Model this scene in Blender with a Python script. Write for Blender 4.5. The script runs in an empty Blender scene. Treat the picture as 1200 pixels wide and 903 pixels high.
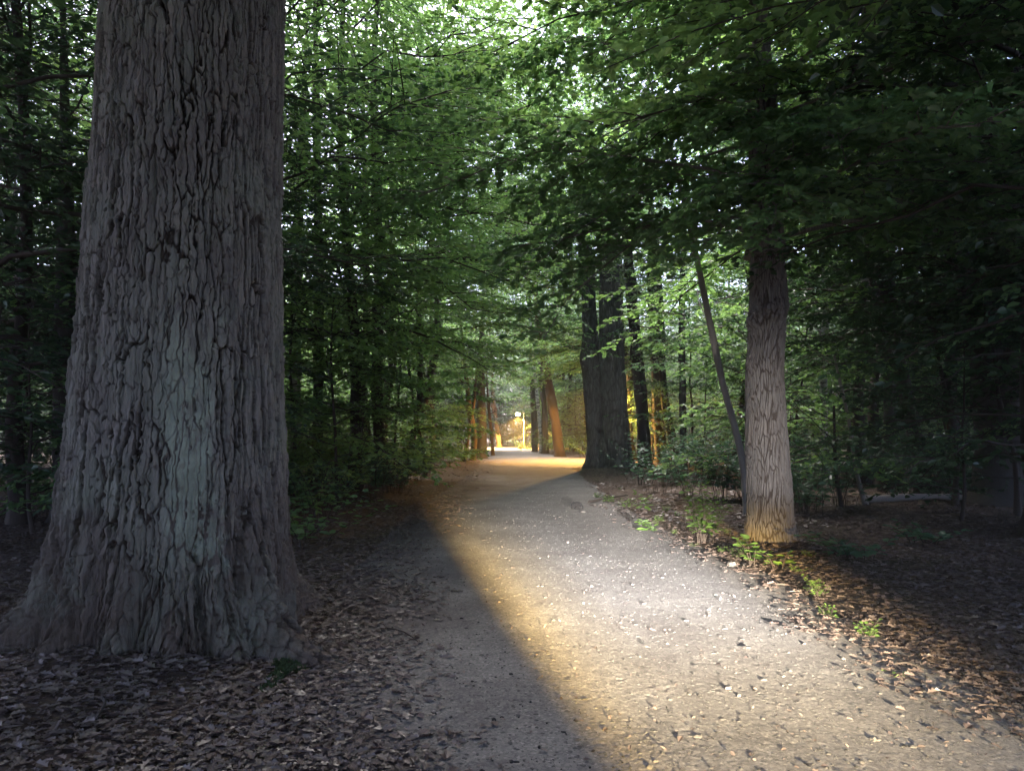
import bpy, math, os
import numpy as np
from mathutils import Vector

S = bpy.context.scene
COL = S.collection
PI = math.pi

# ------------------------------------------------------------------ camera frame (photo 1200 x 903)
CAM_Z, F, PITCH = 1.55, 850.0, math.atan(56.5 / 850.0)
CP, SP = math.cos(PITCH), math.sin(PITCH)


def at(px, py, Y):
    """world point at depth Y that the photograph shows at (px, py)"""
    u, v = (px - 600) / F, (451.5 - py) / F
    dy, dz = CP - SP * v, SP + CP * v
    k = Y / dy
    return np.array([u * k, Y, CAM_Z + dz * k])


def gnd(px, py):
    u, v = (px - 600) / F, (451.5 - py) / F
    dy, dz = CP - SP * v, SP + CP * v
    k = -CAM_Z / dz
    return np.array([u * k, dy * k, 0.0])


# ------------------------------------------------------------------ noise in numpy
def _hash(ix, iy, iz, seed):
    h = (ix.astype(np.int64) * 374761393 + iy.astype(np.int64) * 668265263 + iz.astype(np.int64) * 2147483647 + seed * 1274126177) & 0xFFFFFFFF
    h = ((h ^ (h >> 13)) * 1274126177) & 0xFFFFFFFF
    h = ((h ^ (h >> 16)) * 2246822519) & 0xFFFFFFFF
    return ((h ^ (h >> 15)) & 0xFFFFFF) / float(0x1000000)


def vnoise(x, y, z, seed=0):
    x, y, z = np.broadcast_arrays(np.asarray(x, float), np.asarray(y, float), np.asarray(z, float))
    ix, iy, iz = np.floor(x), np.floor(y), np.floor(z)
    fx, fy, fz = x - ix, y - iy, z - iz
    fx, fy, fz = (f * f * (3 - 2 * f) for f in (fx, fy, fz))
    out = 0
    for dx in (0, 1):
        wx = fx if dx else 1 - fx
        for dy in (0, 1):
            wy = fy if dy else 1 - fy
            for dz in (0, 1):
                wz = fz if dz else 1 - fz
                out = out + wx * wy * wz * _hash(ix + dx, iy + dy, iz + dz, seed)
    return out * 2 - 1


def fbm(x, y, z, oct=4, seed=0):
    a, s, t = 1.0, 0.0, 0.0
    for o in range(oct):
        s = s + a * vnoise(x * 2 ** o, y * 2 ** o, z * 2 ** o, seed + o)
        t += a
        a *= 0.5
    return s / t


def voro(u, v, pu, seed=0, jit=0.9, tilt=False):
    """F1, F2 and cell value; u wraps after pu cells (0: no wrap)"""
    iu, iv = np.floor(u), np.floor(v)
    f1 = np.full(u.shape, 9.0)
    f2 = np.full(u.shape, 9.0)
    cid = np.zeros(u.shape)
    zero = np.zeros(u.shape)
    tu, tv = zero, zero
    for du in (-1, 0, 1):
        for dv in (-1, 0, 1):
            cu, cv = iu + du, iv + dv
            hu = np.mod(cu, pu) if pu else cu
            px = cu + 0.5 + jit * (_hash(hu, cv, zero, seed) - 0.5)
            py = cv + 0.5 + jit * (_hash(hu, cv, zero, seed + 11) - 0.5)
            d = np.sqrt((u - px) ** 2 + (v - py) ** 2)
            val = _hash(hu, cv, zero, seed + 23)
            nearer = d < f1
            f2 = np.where(nearer, f1, np.minimum(f2, d))
            cid = np.where(nearer, val, cid)
            if tilt:
                tu = np.where(nearer, u - px, tu)
                tv = np.where(nearer, v - py, tv)
            f1 = np.where(nearer, d, f1)
    return (f1, f2, cid, tu, tv) if tilt else (f1, f2, cid)


def sstep(a, b, x):
    t = np.clip((x - a) / (b - a), 0, 1)
    return t * t * (3 - 2 * t)


def nrm(a):
    return a / np.maximum(np.linalg.norm(a, axis=-1, keepdims=True), 1e-9)


# ------------------------------------------------------------------ mesh building
class MB:
    def __init__(self):
        self.v, self.f, self.m, self.sm, self.n, self.attr = [], [], [], [], 0, []

    def add(self, V, Fc, mat=0, smooth=True, attr=None):
        V = np.asarray(V, float).reshape(-1, 3)
        Fc = np.asarray(Fc, np.int64)
        self.v.append(V)
        self.f.append(Fc + self.n)
        self.m.append(mat)
        self.sm.append(smooth)
        self.attr.append(np.zeros(len(V)) if attr is None else np.asarray(attr, float).ravel())
        self.n += len(V)

    def build(self, name, mats, parent=None, attr_name=None):
        V = np.concatenate(self.v).astype(np.float32)
        me = bpy.data.meshes.new(name)
        me.vertices.add(len(V))
        me.vertices.foreach_set('co', V.ravel())
        tot = np.concatenate([np.full(len(f), f.shape[1], np.int32) for f in self.f])
        loops = np.concatenate([f.ravel() for f in self.f]).astype(np.int32)
        me.loops.add(len(loops))
        me.loops.foreach_set('vertex_index', loops)
        me.polygons.add(len(tot))
        st = np.zeros(len(tot), np.int32)
        st[1:] = np.cumsum(tot)[:-1]
        me.polygons.foreach_set('loop_start', st)
        me.polygons.foreach_set('loop_total', tot)
        mi = np.concatenate([np.full(len(f), m, np.int32) for f, m in zip(self.f, self.m)])
        sm = np.concatenate([np.full(len(f), s, bool) for f, s in zip(self.f, self.sm)])
        me.polygons.foreach_set('material_index', mi)
        me.polygons.foreach_set('use_smooth', sm)
        if attr_name:
            a = me.attributes.new(attr_name, 'FLOAT', 'POINT')
            a.data.foreach_set('value', np.concatenate(self.attr).astype(np.float32))
        me.update(calc_edges=True)
        me.validate()
        for m in (mats if isinstance(mats, (list, tuple)) else [mats]):
            me.materials.append(m)
        o = bpy.data.objects.new(name, me)
        COL.objects.link(o)
        if parent is not None:
            o.parent = parent
        return o


def grid_faces(nr, nc, wrap=False):
    r = np.arange(nr - 1)[:, None]
    c = np.arange(nc if wrap else nc - 1)[None, :]
    c2 = (c + 1) % nc
    return np.stack([r * nc + c, r * nc + c2, (r + 1) * nc + c2, (r + 1) * nc + c], -1).reshape(-1, 4)


def tube(mb, pts, rad, sides=6, mat=0, attr=None, wob=0.0, seed=0):
    pts = np.asarray(pts, float)
    rad = np.asarray(rad, float)
    n = len(pts)
    T = nrm(np.gradient(pts, axis=0))
    ref = np.array([0.0, 0, 1]) if abs(T[0, 2]) < 0.9 else np.array([1.0, 0, 0])
    A = np.zeros((n, 3))
    a = ref
    for i in range(n):
        a = a - T[i] * a.dot(T[i])
        a = a / max(np.linalg.norm(a), 1e-9)
        A[i] = a
    B = np.cross(T, A)
    th = np.arange(sides) / sides * 2 * PI
    ring = A[:, None] * np.cos(th)[None, :, None] + B[:, None] * np.sin(th)[None, :, None]
    R = rad[:, None, None] * np.ones((1, sides, 1))
    if wob:
        q = pts[:, None] + ring * rad[:, None, None]
        R = R * (1 + wob * fbm(q[..., 0] * 3, q[..., 1] * 3, q[..., 2] * 1.3, 3, seed))[..., None]
    V = (pts[:, None] + ring * R).reshape(-1, 3)
    mb.add(V, grid_faces(n, sides, True), mat)
    mb.add(pts[-1] + ring[-1] * 0 + np.zeros((sides, 3)) + ring[-1] * rad[-1], [list(range(sides))], mat)
    mb.add(pts[0] + ring[0] * rad[0], [list(range(sides))[::-1]], mat)


def poly(pts, n):
    """smooth polyline through the points (Catmull-Rom)"""
    p = np.asarray(pts, float)
    p = np.vstack([2 * p[0] - p[1], p, 2 * p[-1] - p[-2]])
    k = len(p) - 3
    t = np.linspace(0, k - 1e-6, n)
    i = t.astype(int)
    f = (t - i)[:, None]
    a, b, c, d = p[i], p[i + 1], p[i + 2], p[i + 3]
    return 0.5 * (2 * b + (c - a) * f + (2 * a - 5 * b + 4 * c - d) * f ** 2 + (3 * b - a - 3 * c + d) * f ** 3)


# leaf outlines: x along the leaf, y across, z fold
LEAF = (np.array([[0, 0, 0], [.32, -.27, .05], [.7, -.22, .03], [1, 0, -.06], [.7, .22, .03], [.32, .27, .05]]),
        [[0, 1, 2, 3], [0, 3, 4, 5]])
BROAD = (np.array([[0, 0, 0], [.12, -.34, .03], [.42, -.36, .06], [.55, -.5, .02], [.72, -.26, .05], [1, 0, -.08],
                   [.72, .26, .05], [.55, .5, .02], [.42, .36, .06], [.12, .34, .03]]),
         [[0, 1, 2, 3, 4, 5], [0, 5, 6, 7, 8, 9]])
LOBED = (np.array([[0, 0, 0], [.15, -.12, .04], [.28, -.3, .09], [.38, -.14, .03], [.55, -.34, .12], [.68, -.15, .04], [.85, -.2, .1], [1, 0, -.05],
                   [.85, .2, .12], [.68, .15, .04], [.55, .34, .1], [.38, .14, .03], [.28, .3, .12], [.15, .12, .04]]),
         [[0, 1, 2, 3, 4, 5, 6, 7], [0, 7, 8, 9, 10, 11, 12, 13]])


def leaves(mb, P, D, N, size, tmpl=LEAF, mat=0, aspect=1.0):
    P, D, N = (np.asarray(a, float) for a in (P, D, N))
    if len(P) == 0:
        return
    T, Fs = tmpl
    D = nrm(D)
    Sd = nrm(np.cross(N, D))
    U = np.cross(D, Sd)
    s = np.broadcast_to(np.asarray(size, float), (len(P),))[:, None, None]
    V = P[:, None] + s * (T[None, :, 0:1] * D[:, None] + aspect * T[None, :, 1:2] * Sd[:, None] + T[None, :, 2:3] * U[:, None])
    k = len(T)
    base = (np.arange(len(P)) * k)[:, None, None]
    mb.add(V.reshape(-1, 3), (base + np.asarray(Fs)[None]).reshape(-1, len(Fs[0])), mat, smooth=False)


# ------------------------------------------------------------------ materials
def mat(name):
    m = bpy.data.materials.new(name)
    m.use_nodes = True
    nt = m.node_tree
    nt.nodes.clear()
    out = nt.nodes.new('ShaderNodeOutputMaterial')
    return m, nt, out


def N(nt, typ, **kw):
    n = nt.nodes.new(typ)
    for k, v in kw.items():
        if k in n.inputs:
            n.inputs[k].default_value = v
        else:
            setattr(n, k, v)
    return n


def ramp(nt, stops, fac=None):
    r = nt.nodes.new('ShaderNodeValToRGB')
    e = r.color_ramp.elements
    while len(e) > 1:
        e.remove(e[-1])
    e[0].position, e[0].color = stops[0][0], (*stops[0][1], 1)
    for p, c in stops[1:]:
        q = e.new(p)
        q.color = (*c, 1)
    if fac is not None:
        nt.links.new(fac, r.inputs[0])
    return r


def leaf_mat(name, cols, trans=0.4, gloss=0.05):
    m, nt, out = mat(name)
    L = nt.links.new
    geo = N(nt, 'ShaderNodeNewGeometry')
    oi = N(nt, 'ShaderNodeObjectInfo')
    ad = N(nt, 'ShaderNodeMath', operation='MULTIPLY_ADD')
    L(oi.outputs['Random'], ad.inputs[0])
    ad.inputs[1].default_value = 0.35
    sc = N(nt, 'ShaderNodeMath', operation='MULTIPLY')
    L(geo.outputs['Random Per Island'], sc.inputs[0])
    sc.inputs[1].default_value = 0.65
    L(sc.outputs[0], ad.inputs[2])
    n = len(cols)
    r = ramp(nt, [(i / (n - 1), c) for i, c in enumerate(cols)], ad.outputs[0])
    d = N(nt, 'ShaderNodeBsdfDiffuse')
    t = N(nt, 'ShaderNodeBsdfTranslucent')
    g = N(nt, 'ShaderNodeBsdfGlossy', Roughness=0.38)
    hs = N(nt, 'ShaderNodeHueSaturation', Hue=0.485, Saturation=1.15, Value=1.25)
    L(r.outputs[0], d.inputs['Color'])
    L(r.outputs[0], hs.inputs['Color'])
    L(hs.outputs[0], t.inputs['Color'])
    m1 = N(nt, 'ShaderNodeMixShader')
    m1.inputs[0].default_value = trans
    L(d.outputs[0], m1.inputs[1])
    L(t.outputs[0], m1.inputs[2])
    m2 = N(nt, 'ShaderNodeMixShader')
    m2.inputs[0].default_value = gloss
    L(m1.outputs[0], m2.inputs[1])
    L(g.outputs[0], m2.inputs[2])
    L(m2.outputs[0], out.inputs[0])
    return m


def bark_mat(name, c_plate, c_crack, c_lichen, lichen=0.5, scale=1.0, bump=0.4, streak=14.0, c_foot=None):
    m, nt, out = mat(name)
    L = nt.links.new
    tc = N(nt, 'ShaderNodeTexCoord')
    mp = N(nt, 'ShaderNodeMapping')
    mp.inputs['Scale'].default_value = (scale, scale, scale * 0.16)
    L(tc.outputs['Object'], mp.inputs[0])
    n1 = N(nt, 'ShaderNodeTexNoise', Scale=streak, Detail=7.0, Roughness=0.7)
    L(mp.outputs[0], n1.inputs['Vector'])
    n2 = N(nt, 'ShaderNodeTexNoise', Scale=1.7, Detail=5.0, Roughness=0.6)
    L(tc.outputs['Object'], n2.inputs['Vector'])
    n3 = N(nt, 'ShaderNodeTexNoise', Scale=55.0 * scale, Detail=6.0, Roughness=0.75)
    L(mp.outputs[0], n3.inputs['Vector'])
    n5 = N(nt, 'ShaderNodeTexNoise', Scale=6.0, Detail=6.0, Roughness=0.7)
    L(tc.outputs['Object'], n5.inputs['Vector'])
    at_ = N(nt, 'ShaderNodeAttribute', attribute_name='plate')
    pl = N(nt, 'ShaderNodeClamp')
    L(at_.outputs['Fac'], pl.inputs[0])
    li = N(nt, 'ShaderNodeMath', operation='SUBTRACT', use_clamp=True)
    L(at_.outputs['Fac'], li.inputs[0])
    li.inputs[1].default_value = 1.0
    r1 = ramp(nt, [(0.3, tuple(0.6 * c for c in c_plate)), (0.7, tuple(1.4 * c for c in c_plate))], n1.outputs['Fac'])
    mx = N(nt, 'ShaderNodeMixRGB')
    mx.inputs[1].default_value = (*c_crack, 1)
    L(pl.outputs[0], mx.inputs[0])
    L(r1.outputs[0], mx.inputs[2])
    base = mx.outputs[0]
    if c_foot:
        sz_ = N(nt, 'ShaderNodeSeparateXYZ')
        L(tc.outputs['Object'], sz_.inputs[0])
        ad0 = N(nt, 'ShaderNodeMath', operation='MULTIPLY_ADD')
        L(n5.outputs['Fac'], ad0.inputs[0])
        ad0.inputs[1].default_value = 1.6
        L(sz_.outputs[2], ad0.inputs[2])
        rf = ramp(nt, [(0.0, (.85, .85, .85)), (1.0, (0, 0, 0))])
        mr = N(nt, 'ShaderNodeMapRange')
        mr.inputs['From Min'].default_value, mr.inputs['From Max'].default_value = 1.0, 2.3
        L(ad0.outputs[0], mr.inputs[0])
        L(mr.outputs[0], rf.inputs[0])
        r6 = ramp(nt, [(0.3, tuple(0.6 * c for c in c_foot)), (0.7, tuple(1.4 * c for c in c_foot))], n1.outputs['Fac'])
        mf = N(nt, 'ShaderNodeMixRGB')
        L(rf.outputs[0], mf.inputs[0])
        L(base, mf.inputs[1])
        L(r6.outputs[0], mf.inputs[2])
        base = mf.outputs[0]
    r2 = ramp(nt, [(0.45, (0, 0, 0)), (0.66, (lichen, lichen, lichen))], n2.outputs['Fac'])
    mu = N(nt, 'ShaderNodeMath', operation='MULTIPLY')
    L(r2.outputs[0], mu.inputs[0])
    L(pl.outputs[0], mu.inputs[1])
    l2 = N(nt, 'ShaderNodeMath', operation='MAXIMUM')
    L(mu.outputs[0], l2.inputs[0])
    L(li.outputs[0], l2.inputs[1])
    r7 = ramp(nt, [(0.3, tuple(0.75 * c for c in c_lichen)), (0.7, tuple(1.25 * c for c in c_lichen))], n5.outputs['Fac'])
    mx2 = N(nt, 'ShaderNodeMixRGB')
    L(l2.outputs[0], mx2.inputs[0])
    L(base, mx2.inputs[1])
    L(r7.outputs[0], mx2.inputs[2])
    b = N(nt, 'ShaderNodeBsdfPrincipled', Roughness=0.9)
    b.inputs['Specular IOR Level'].default_value = 0.2
    L(mx2.outputs[0], b.inputs['Base Color'])
    vf = N(nt, 'ShaderNodeTexVoronoi', Scale=42.0 * scale)
    L(mp.outputs[0], vf.inputs['Vector'])
    bp = N(nt, 'ShaderNodeBump', Strength=bump, Distance=0.012)
    ad1 = N(nt, 'ShaderNodeMath', operation='MULTIPLY_ADD')
    L(vf.outputs['Distance'], ad1.inputs[0])
    ad1.inputs[1].default_value = .8
    L(n1.outputs['Fac'], ad1.inputs[2])
    ad = N(nt, 'ShaderNodeMath', operation='ADD')
    L(ad1.outputs[0], ad.inputs[0])
    L(n3.outputs['Fac'], ad.inputs[1])
    L(ad.outputs[0], bp.inputs['Height'])
    L(bp.outputs[0], b.inputs['Normal'])
    L(b.outputs[0], out.inputs[0])
    return m


def plain(name, col, rough=0.7, metal=0.0, emit=None, estr=0.0):
    m, nt, out = mat(name)
    b = N(nt, 'ShaderNodeBsdfPrincipled', Roughness=rough, Metallic=metal)
    no = N(nt, 'ShaderNodeTexNoise', Scale=25.0, Detail=4.0)
    r = ramp(nt, [(0.3, tuple(c * 0.75 for c in col)), (0.7, tuple(min(1, c * 1.2) for c in col))], no.outputs['Fac'])
    nt.links.new(r.outputs[0], b.inputs['Base Color'])
    if emit:
        b.inputs['Emission Color'].default_value = (*emit, 1)
        b.inputs['Emission Strength'].default_value = estr
    nt.links.new(b.outputs[0], out.inputs[0])
    return m


M = {}
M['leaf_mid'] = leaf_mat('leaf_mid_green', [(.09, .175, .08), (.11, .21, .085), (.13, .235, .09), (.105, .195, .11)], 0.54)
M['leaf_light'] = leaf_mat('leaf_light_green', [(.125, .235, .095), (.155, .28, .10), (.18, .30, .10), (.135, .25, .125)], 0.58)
M['leaf_shaded'] = leaf_mat('leaf_shaded_green', [(.02, .045, .025), (.03, .065, .03), (.045, .09, .035), (.03, .06, .04)], 0.34)  # shade under the canopy put into a darker leaf colour
M['leaf_shrub'] = leaf_mat('leaf_shrub_green', [(.04, .09, .065), (.06, .12, .07), (.08, .15, .075)], 0.4, 0.045)
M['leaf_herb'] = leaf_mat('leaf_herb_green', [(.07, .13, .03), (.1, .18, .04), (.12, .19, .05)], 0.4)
M['litter'] = leaf_mat('dead_leaf_brown', [(.055, .044, .04), (.105, .08, .07), (.15, .115, .1), (.085, .062, .055), (.125, .095, .08), (.29, .24, .2)], 0.15, 0.06)
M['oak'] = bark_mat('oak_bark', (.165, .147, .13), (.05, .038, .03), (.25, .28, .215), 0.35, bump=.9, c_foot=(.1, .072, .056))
M['ash'] = bark_mat('ash_bark', (.15, .132, .12), (.06, .047, .04), (.17, .165, .155), 0.35, 1.6, 0.5, 22)
M['beech'] = bark_mat('beech_bark', (.09, .085, .08), (.06, .055, .05), (.12, .13, .12), 0.5, 1.2, 0.5, 10)
M['twig'] = bark_mat('twig_bark', (.075, .065, .055), (.05, .04, .035), (.12, .12, .11), 0.4, 1.0, 0.3)
M['pale'] = bark_mat('pale_bark', (.4, .38, .35), (.24, .22, .2), (.42, .42, .39), 0.5, 1.0, 0.3)
M['pine'] = bark_mat('reddish_bark', (.12, .092, .072), (.08, .055, .04), (.13, .115, .1), 0.3, 1.0, 0.5)

# birch: white with dark bands
m, nt, out = mat('birch_bark')
tc = N(nt, 'ShaderNodeTexCoord')
mp = N(nt, 'ShaderNodeMapping')
mp.inputs['Scale'].default_value = (2.2, 2.2, 5)
nt.links.new(tc.outputs['Object'], mp.inputs[0])
n1 = N(nt, 'ShaderNodeTexNoise', Scale=1.6, Detail=6.0, Roughness=0.7)
nt.links.new(mp.outputs[0], n1.inputs['Vector'])
r = ramp(nt, [(0.42, (.06, .055, .05)), (0.52, (.55, .53, .5)), (1, (.65, .62, .58))], n1.outputs['Fac'])
b = N(nt, 'ShaderNodeBsdfPrincipled', Roughness=0.75)
nt.links.new(r.outputs[0], b.inputs['Base Color'])
nt.links.new(b.outputs[0], out.inputs[0])
M['birch'] = m

# forest soil
m, nt, out = mat('forest_soil')
tc = N(nt, 'ShaderNodeTexCoord')
n1 = N(nt, 'ShaderNodeTexNoise', Scale=9.0, Detail=8.0, Roughness=0.7)
v1 = N(nt, 'ShaderNodeTexVoronoi', Scale=16.0)
n2 = N(nt, 'ShaderNodeTexNoise', Scale=0.35, Detail=4.0)
for q in (n1, v1, n2):
    nt.links.new(tc.outputs['Object'], q.inputs['Vector'])
r1 = ramp(nt, [(.3, (.03, .022, .018)), (.55, (.06, .043, .035)), (.75, (.1, .075, .06))], n1.outputs['Fac'])
sep = N(nt, 'ShaderNodeSeparateColor')
nt.links.new(v1.outputs['Color'], sep.inputs[0])
r2 = ramp(nt, [(.0, (.05, .035, .028)), (.5, (.09, .06, .045)), (.8, (.13, .095, .07)), (1, (.18, .14, .11))], sep.outputs[0])
mx = N(nt, 'ShaderNodeMixRGB')
mx.inputs[0].default_value = 0.5
nt.links.new(r1.outputs[0], mx.inputs[1])
nt.links.new(r2.outputs[0], mx.inputs[2])
mg = N(nt, 'ShaderNodeMixRGB')
rg = ramp(nt, [(.5, (0, 0, 0)), (.7, (.3, .3, .3))], n2.outputs['Fac'])
nt.links.new(rg.outputs[0], mg.inputs[0])
nt.links.new(mx.outputs[0], mg.inputs[1])
mg.inputs[2].default_value = (.035, .05, .025, 1)
b = N(nt, 'ShaderNodeBsdfPrincipled', Roughness=0.95)
b.inputs['Specular IOR Level'].default_value = 0.15
bp = N(nt, 'ShaderNodeBump', Strength=0.8, Distance=0.03)
ad = N(nt, 'ShaderNodeMath', operation='ADD')
nt.links.new(n1.outputs['Fac'], ad.inputs[0])
nt.links.new(v1.outputs['Distance'], ad.inputs[1])
nt.links.new(ad.outputs[0], bp.inputs['Height'])
nt.links.new(bp.outputs[0], b.inputs['Normal'])
nt.links.new(mg.outputs[0], b.inputs['Base Color'])
nt.links.new(b.outputs[0], out.inputs[0])
M['soil'] = m

# compacted gravel
m, nt, out = mat('compacted_gravel')
tc = N(nt, 'ShaderNodeTexCoord')
n1 = N(nt, 'ShaderNodeTexNoise', Scale=140.0, Detail=5.0, Roughness=0.75)
v1 = N(nt, 'ShaderNodeTexVoronoi', Scale=70.0)
n2 = N(nt, 'ShaderNodeTexNoise', Scale=1.3, Detail=6.0, Roughness=0.6)
n3 = N(nt, 'ShaderNodeTexNoise', Scale=11.0, Detail=6.0, Roughness=0.7)
for q in (n1, v1, n2, n3):
    nt.links.new(tc.outputs['Object'], q.inputs['Vector'])
r1 = ramp(nt, [(.25, (.1, .096, .092)), (.5, (.23, .218, .205)), (.75, (.38, .36, .33))], n1.outputs['Fac'])
sep = N(nt, 'ShaderNodeSeparateColor')
nt.links.new(v1.outputs['Color'], sep.inputs[0])
r2 = ramp(nt, [(.0, (.11, .106, .1)), (.5, (.23, .218, .205)), (.9, (.32, .3, .275)), (1, (.5, .47, .43))], sep.outputs[1])
mx = N(nt, 'ShaderNodeMixRGB')
mx.inputs[0].default_value = 0.5
nt.links.new(r1.outputs[0], mx.inputs[1])
nt.links.new(r2.outputs[0], mx.inputs[2])
r3 = ramp(nt, [(.3, (.54, .52, .525)), (.7, (.86, .85, .86))], n2.outputs['Fac'])
r4 = ramp(nt, [(.3, (.75, .75, .76)), (.7, (1.08, 1.08, 1.06))], n3.outputs['Fac'])
ml = N(nt, 'ShaderNodeMixRGB', blend_type='MULTIPLY')
ml.inputs[0].default_value = 1
nt.links.new(mx.outputs[0], ml.inputs[1])
nt.links.new(r3.outputs[0], ml.inputs[2])
ml2 = N(nt, 'ShaderNodeMixRGB', blend_type='MULTIPLY')
ml2.inputs[0].default_value = 1
nt.links.new(ml.outputs[0], ml2.inputs[1])
nt.links.new(r4.outputs[0], ml2.inputs[2])
b = N(nt, 'ShaderNodeBsdfPrincipled', Roughness=0.95)
b.inputs['Specular IOR Level'].default_value = 0.2
bp = N(nt, 'ShaderNodeBump', Strength=0.7, Distance=0.005)
nt.links.new(n1.outputs['Fac'], bp.inputs['Height'])
nt.links.new(bp.outputs[0], b.inputs['Normal'])
sa = N(nt, 'ShaderNodeAttribute', attribute_name='soil')
ms = N(nt, 'ShaderNodeMixRGB')
nt.links.new(sa.outputs['Fac'], ms.inputs[0])
nt.links.new(ml2.outputs[0], ms.inputs[1])
rs = ramp(nt, [(.3, (.055, .045, .045)), (.7, (.11, .093, .092))], n3.outputs['Fac'])
nt.links.new(rs.outputs[0], ms.inputs[2])
nt.links.new(ms.outputs[0], b.inputs['Base Color'])
nt.links.new(b.outputs[0], out.inputs[0])
M['gravel'] = m
M['stone'] = plain('dull_stone', (.085, .078, .07), 1.0)
M['grit'] = plain('path_grit', (.07, .066, .06), 1.0)
M['darkstone'] = plain('dark_stone', (.018, .016, .015), 1.0)
M['pole'] = plain('green_grey_paint', (.12, .14, .11), 0.5)
M['globe'] = plain('lit_lamp_globe', (.9, .8, .6), 0.4, 0, (1.0, .62, .24), 60.0)
M['moss'] = leaf_mat('moss_green', [(.03, .045, .02), (.04, .06, .025), (.05, .07, .03)], 0.2, 0.02)


# ------------------------------------------------------------------ tagging
def tag(o, label=None, cat=None, group=None, kind=None):
    for k, v in (('label', label), ('category', cat), ('group', group), ('kind', kind)):
        if v:
            o[k] = v
    return o


def empty(name, loc, label=None, cat=None, group=None):
    o = bpy.data.objects.new(name, None)
    o.empty_display_size = 0.2
    COL.objects.link(o)
    o.location = tuple(float(c) for c in loc)
    return tag(o, label, cat, group)


def copy_tree(o, loc, rz, sc=1.0, label=None, group=None):
    c = o.copy()
    COL.objects.link(c)
    c.location = tuple(float(q) for q in loc)
    c.rotation_euler = (0, 0, rz)
    c.scale = (sc, sc, sc)
    if label:
        c['label'] = label
    if group:
        c['group'] = group
    for ch in list(o.children):
        d = ch.copy()
        COL.objects.link(d)
        d.parent = c
    return c


# ------------------------------------------------------------------ path outline and ground height
PY = np.array([-8, 3.3, 5.4, 7.5, 9.3, 12.9, 18, 25, 33, 36, 40, 44, 48, 52, 60, 68, 76, 86])
PL = np.array([-1.3, -1.3, -1.5, -1.75, -1.9, -2.0, -1.9, -1.7, -1.6, -1.7, -1.8, -1.9, -1.95, -2.0, -2.2, -2.9, -4.6, -7])
PR = np.array([3.6, 3.05, 2.88, 2.8, 2.73, 2.45, 2.4, 2.6, 2.8, 3.8, 6.5, 6.5, 4.0, 3.1, 2.8, 2.3, 1.3, -1.5])


def edges(y):
    return np.interp(y, PY, PL), np.interp(y, PY, PR)


def ground_z(x, y):
    x, y = np.asarray(x, float), np.asarray(y, float)
    l, r = edges(y)
    d = np.maximum(l - x, x - r)
    h = -0.06 + .064 * sstep(-.5, .05, d) + sstep(0, 1.6, d) * (.05 + .09 * fbm(x * .45, y * .45, 0 * x, 3, 5)) + 0.016 * fbm(x * 4, y * 4, 0 * x, 3, 9) * sstep(-.2, .3, d)
    do = np.hypot(x + 2.62, y - 5.75)
    h = h + .06 * sstep(2.1, .8, do) * sstep(.1, .9, d) * (.7 + .9 * fbm(x * 2.5, y * 2.5, 0 * x, 3, 61))
    h = h + 0.25 * sstep(6, 40, np.abs(x - 1)) * (fbm(x * .06, y * .06, 0 * x, 2, 31) + .3)
    return h


def gz(x, y):
    return float(ground_z(np.array([x]), np.array([y]))[0])


# ground sheet
t = np.linspace(-1, 1, 420)
gx = np.sinh(t * 5.2) / np.sinh(5.2) * 260 + 0.6
ys = [-60.0, -40, -25, -15, -9, -5, -2, 0, 1]
while ys[-1] < 320:
    y = ys[-1]
    ys.append(y + max(0.05, 0.018 * y))
gy = np.array(ys)
X, Y = np.meshgrid(gx, gy)
mb = MB()
mb.add(np.stack([X, Y, ground_z(X, Y)], -1), grid_faces(len(gy), len(gx)))
g = mb.build('forest_ground', M['soil'])
tag(g, kind='structure')

def path_z(x, y):
    l, r = edges(y)
    u = np.clip((x - l + .35) / (r - l + .65), 0, 1)
    return .012 * np.sin(np.pi * u) + .010 * fbm(x * .6, y * .6, 0 * x, 2, 15) + .004


# path sheet with real relief
ys = [-8.0]
while ys[-1] < 86:
    y = ys[-1]
    ys.append(y + (0.12 if y < 2.3 else max(0.009, 0.0027 * y)))
py = np.array(ys)
nc = 520
s = np.linspace(0, 1, nc)
l, r = edges(py)
wl = 0.16 * fbm(py * 1.1, 0 * py, 0 * py, 4, 41)
wr = 0.2 * fbm(py * 1.1, 0 * py + 9, 0 * py, 4, 43)
l, r = l - .35 + wl, r + .3 + wr
X = l[:, None] + (r - l)[:, None] * s[None]
Y = np.repeat(py[:, None], nc, 1)
Z0 = np.zeros_like(X)
f1, f2, cid = voro(X / 0.032, Y / 0.032, 0, 3)
dome = np.sqrt(np.maximum(0, 1 - (f1 / 0.5) ** 2)) * (cid > 0.45) * (cid - 0.35)
f1b, f2b, cidb = voro(X / 0.055 + .35 * vnoise(X * 26, Y * 26, Z0, 2), Y / 0.055 + .35 * vnoise(X * 26, Y * 26, Z0 + 7, 2), 0, 8)
pit = sstep(.40, .12, f1b) * sstep(.62, .95, cidb) * (.4 + .6 * sstep(-.3, .3, fbm(X * 1.5, Y * 1.5, Z0, 3, 16)))
relief = 0.0015 * dome - 0.004 * pit + 0.0004 * fbm(X * 34, Y * 34, Z0, 3, 12) + .0011 * vnoise(X * 80, Y * 80, Z0, 19) + 0.001 * fbm(X * 6, Y * 6, Z0, 2, 14) + 0.010 * fbm(X * .6, Y * .6, Z0, 2, 15)
edge = np.minimum(s, 1 - s)[None] * (r - l)[:, None]
Z = relief + 0.012 * np.sin(np.pi * s)[None] - 0.05 * sstep(0.5, 0.0, edge) + .004
mb = MB()
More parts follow.
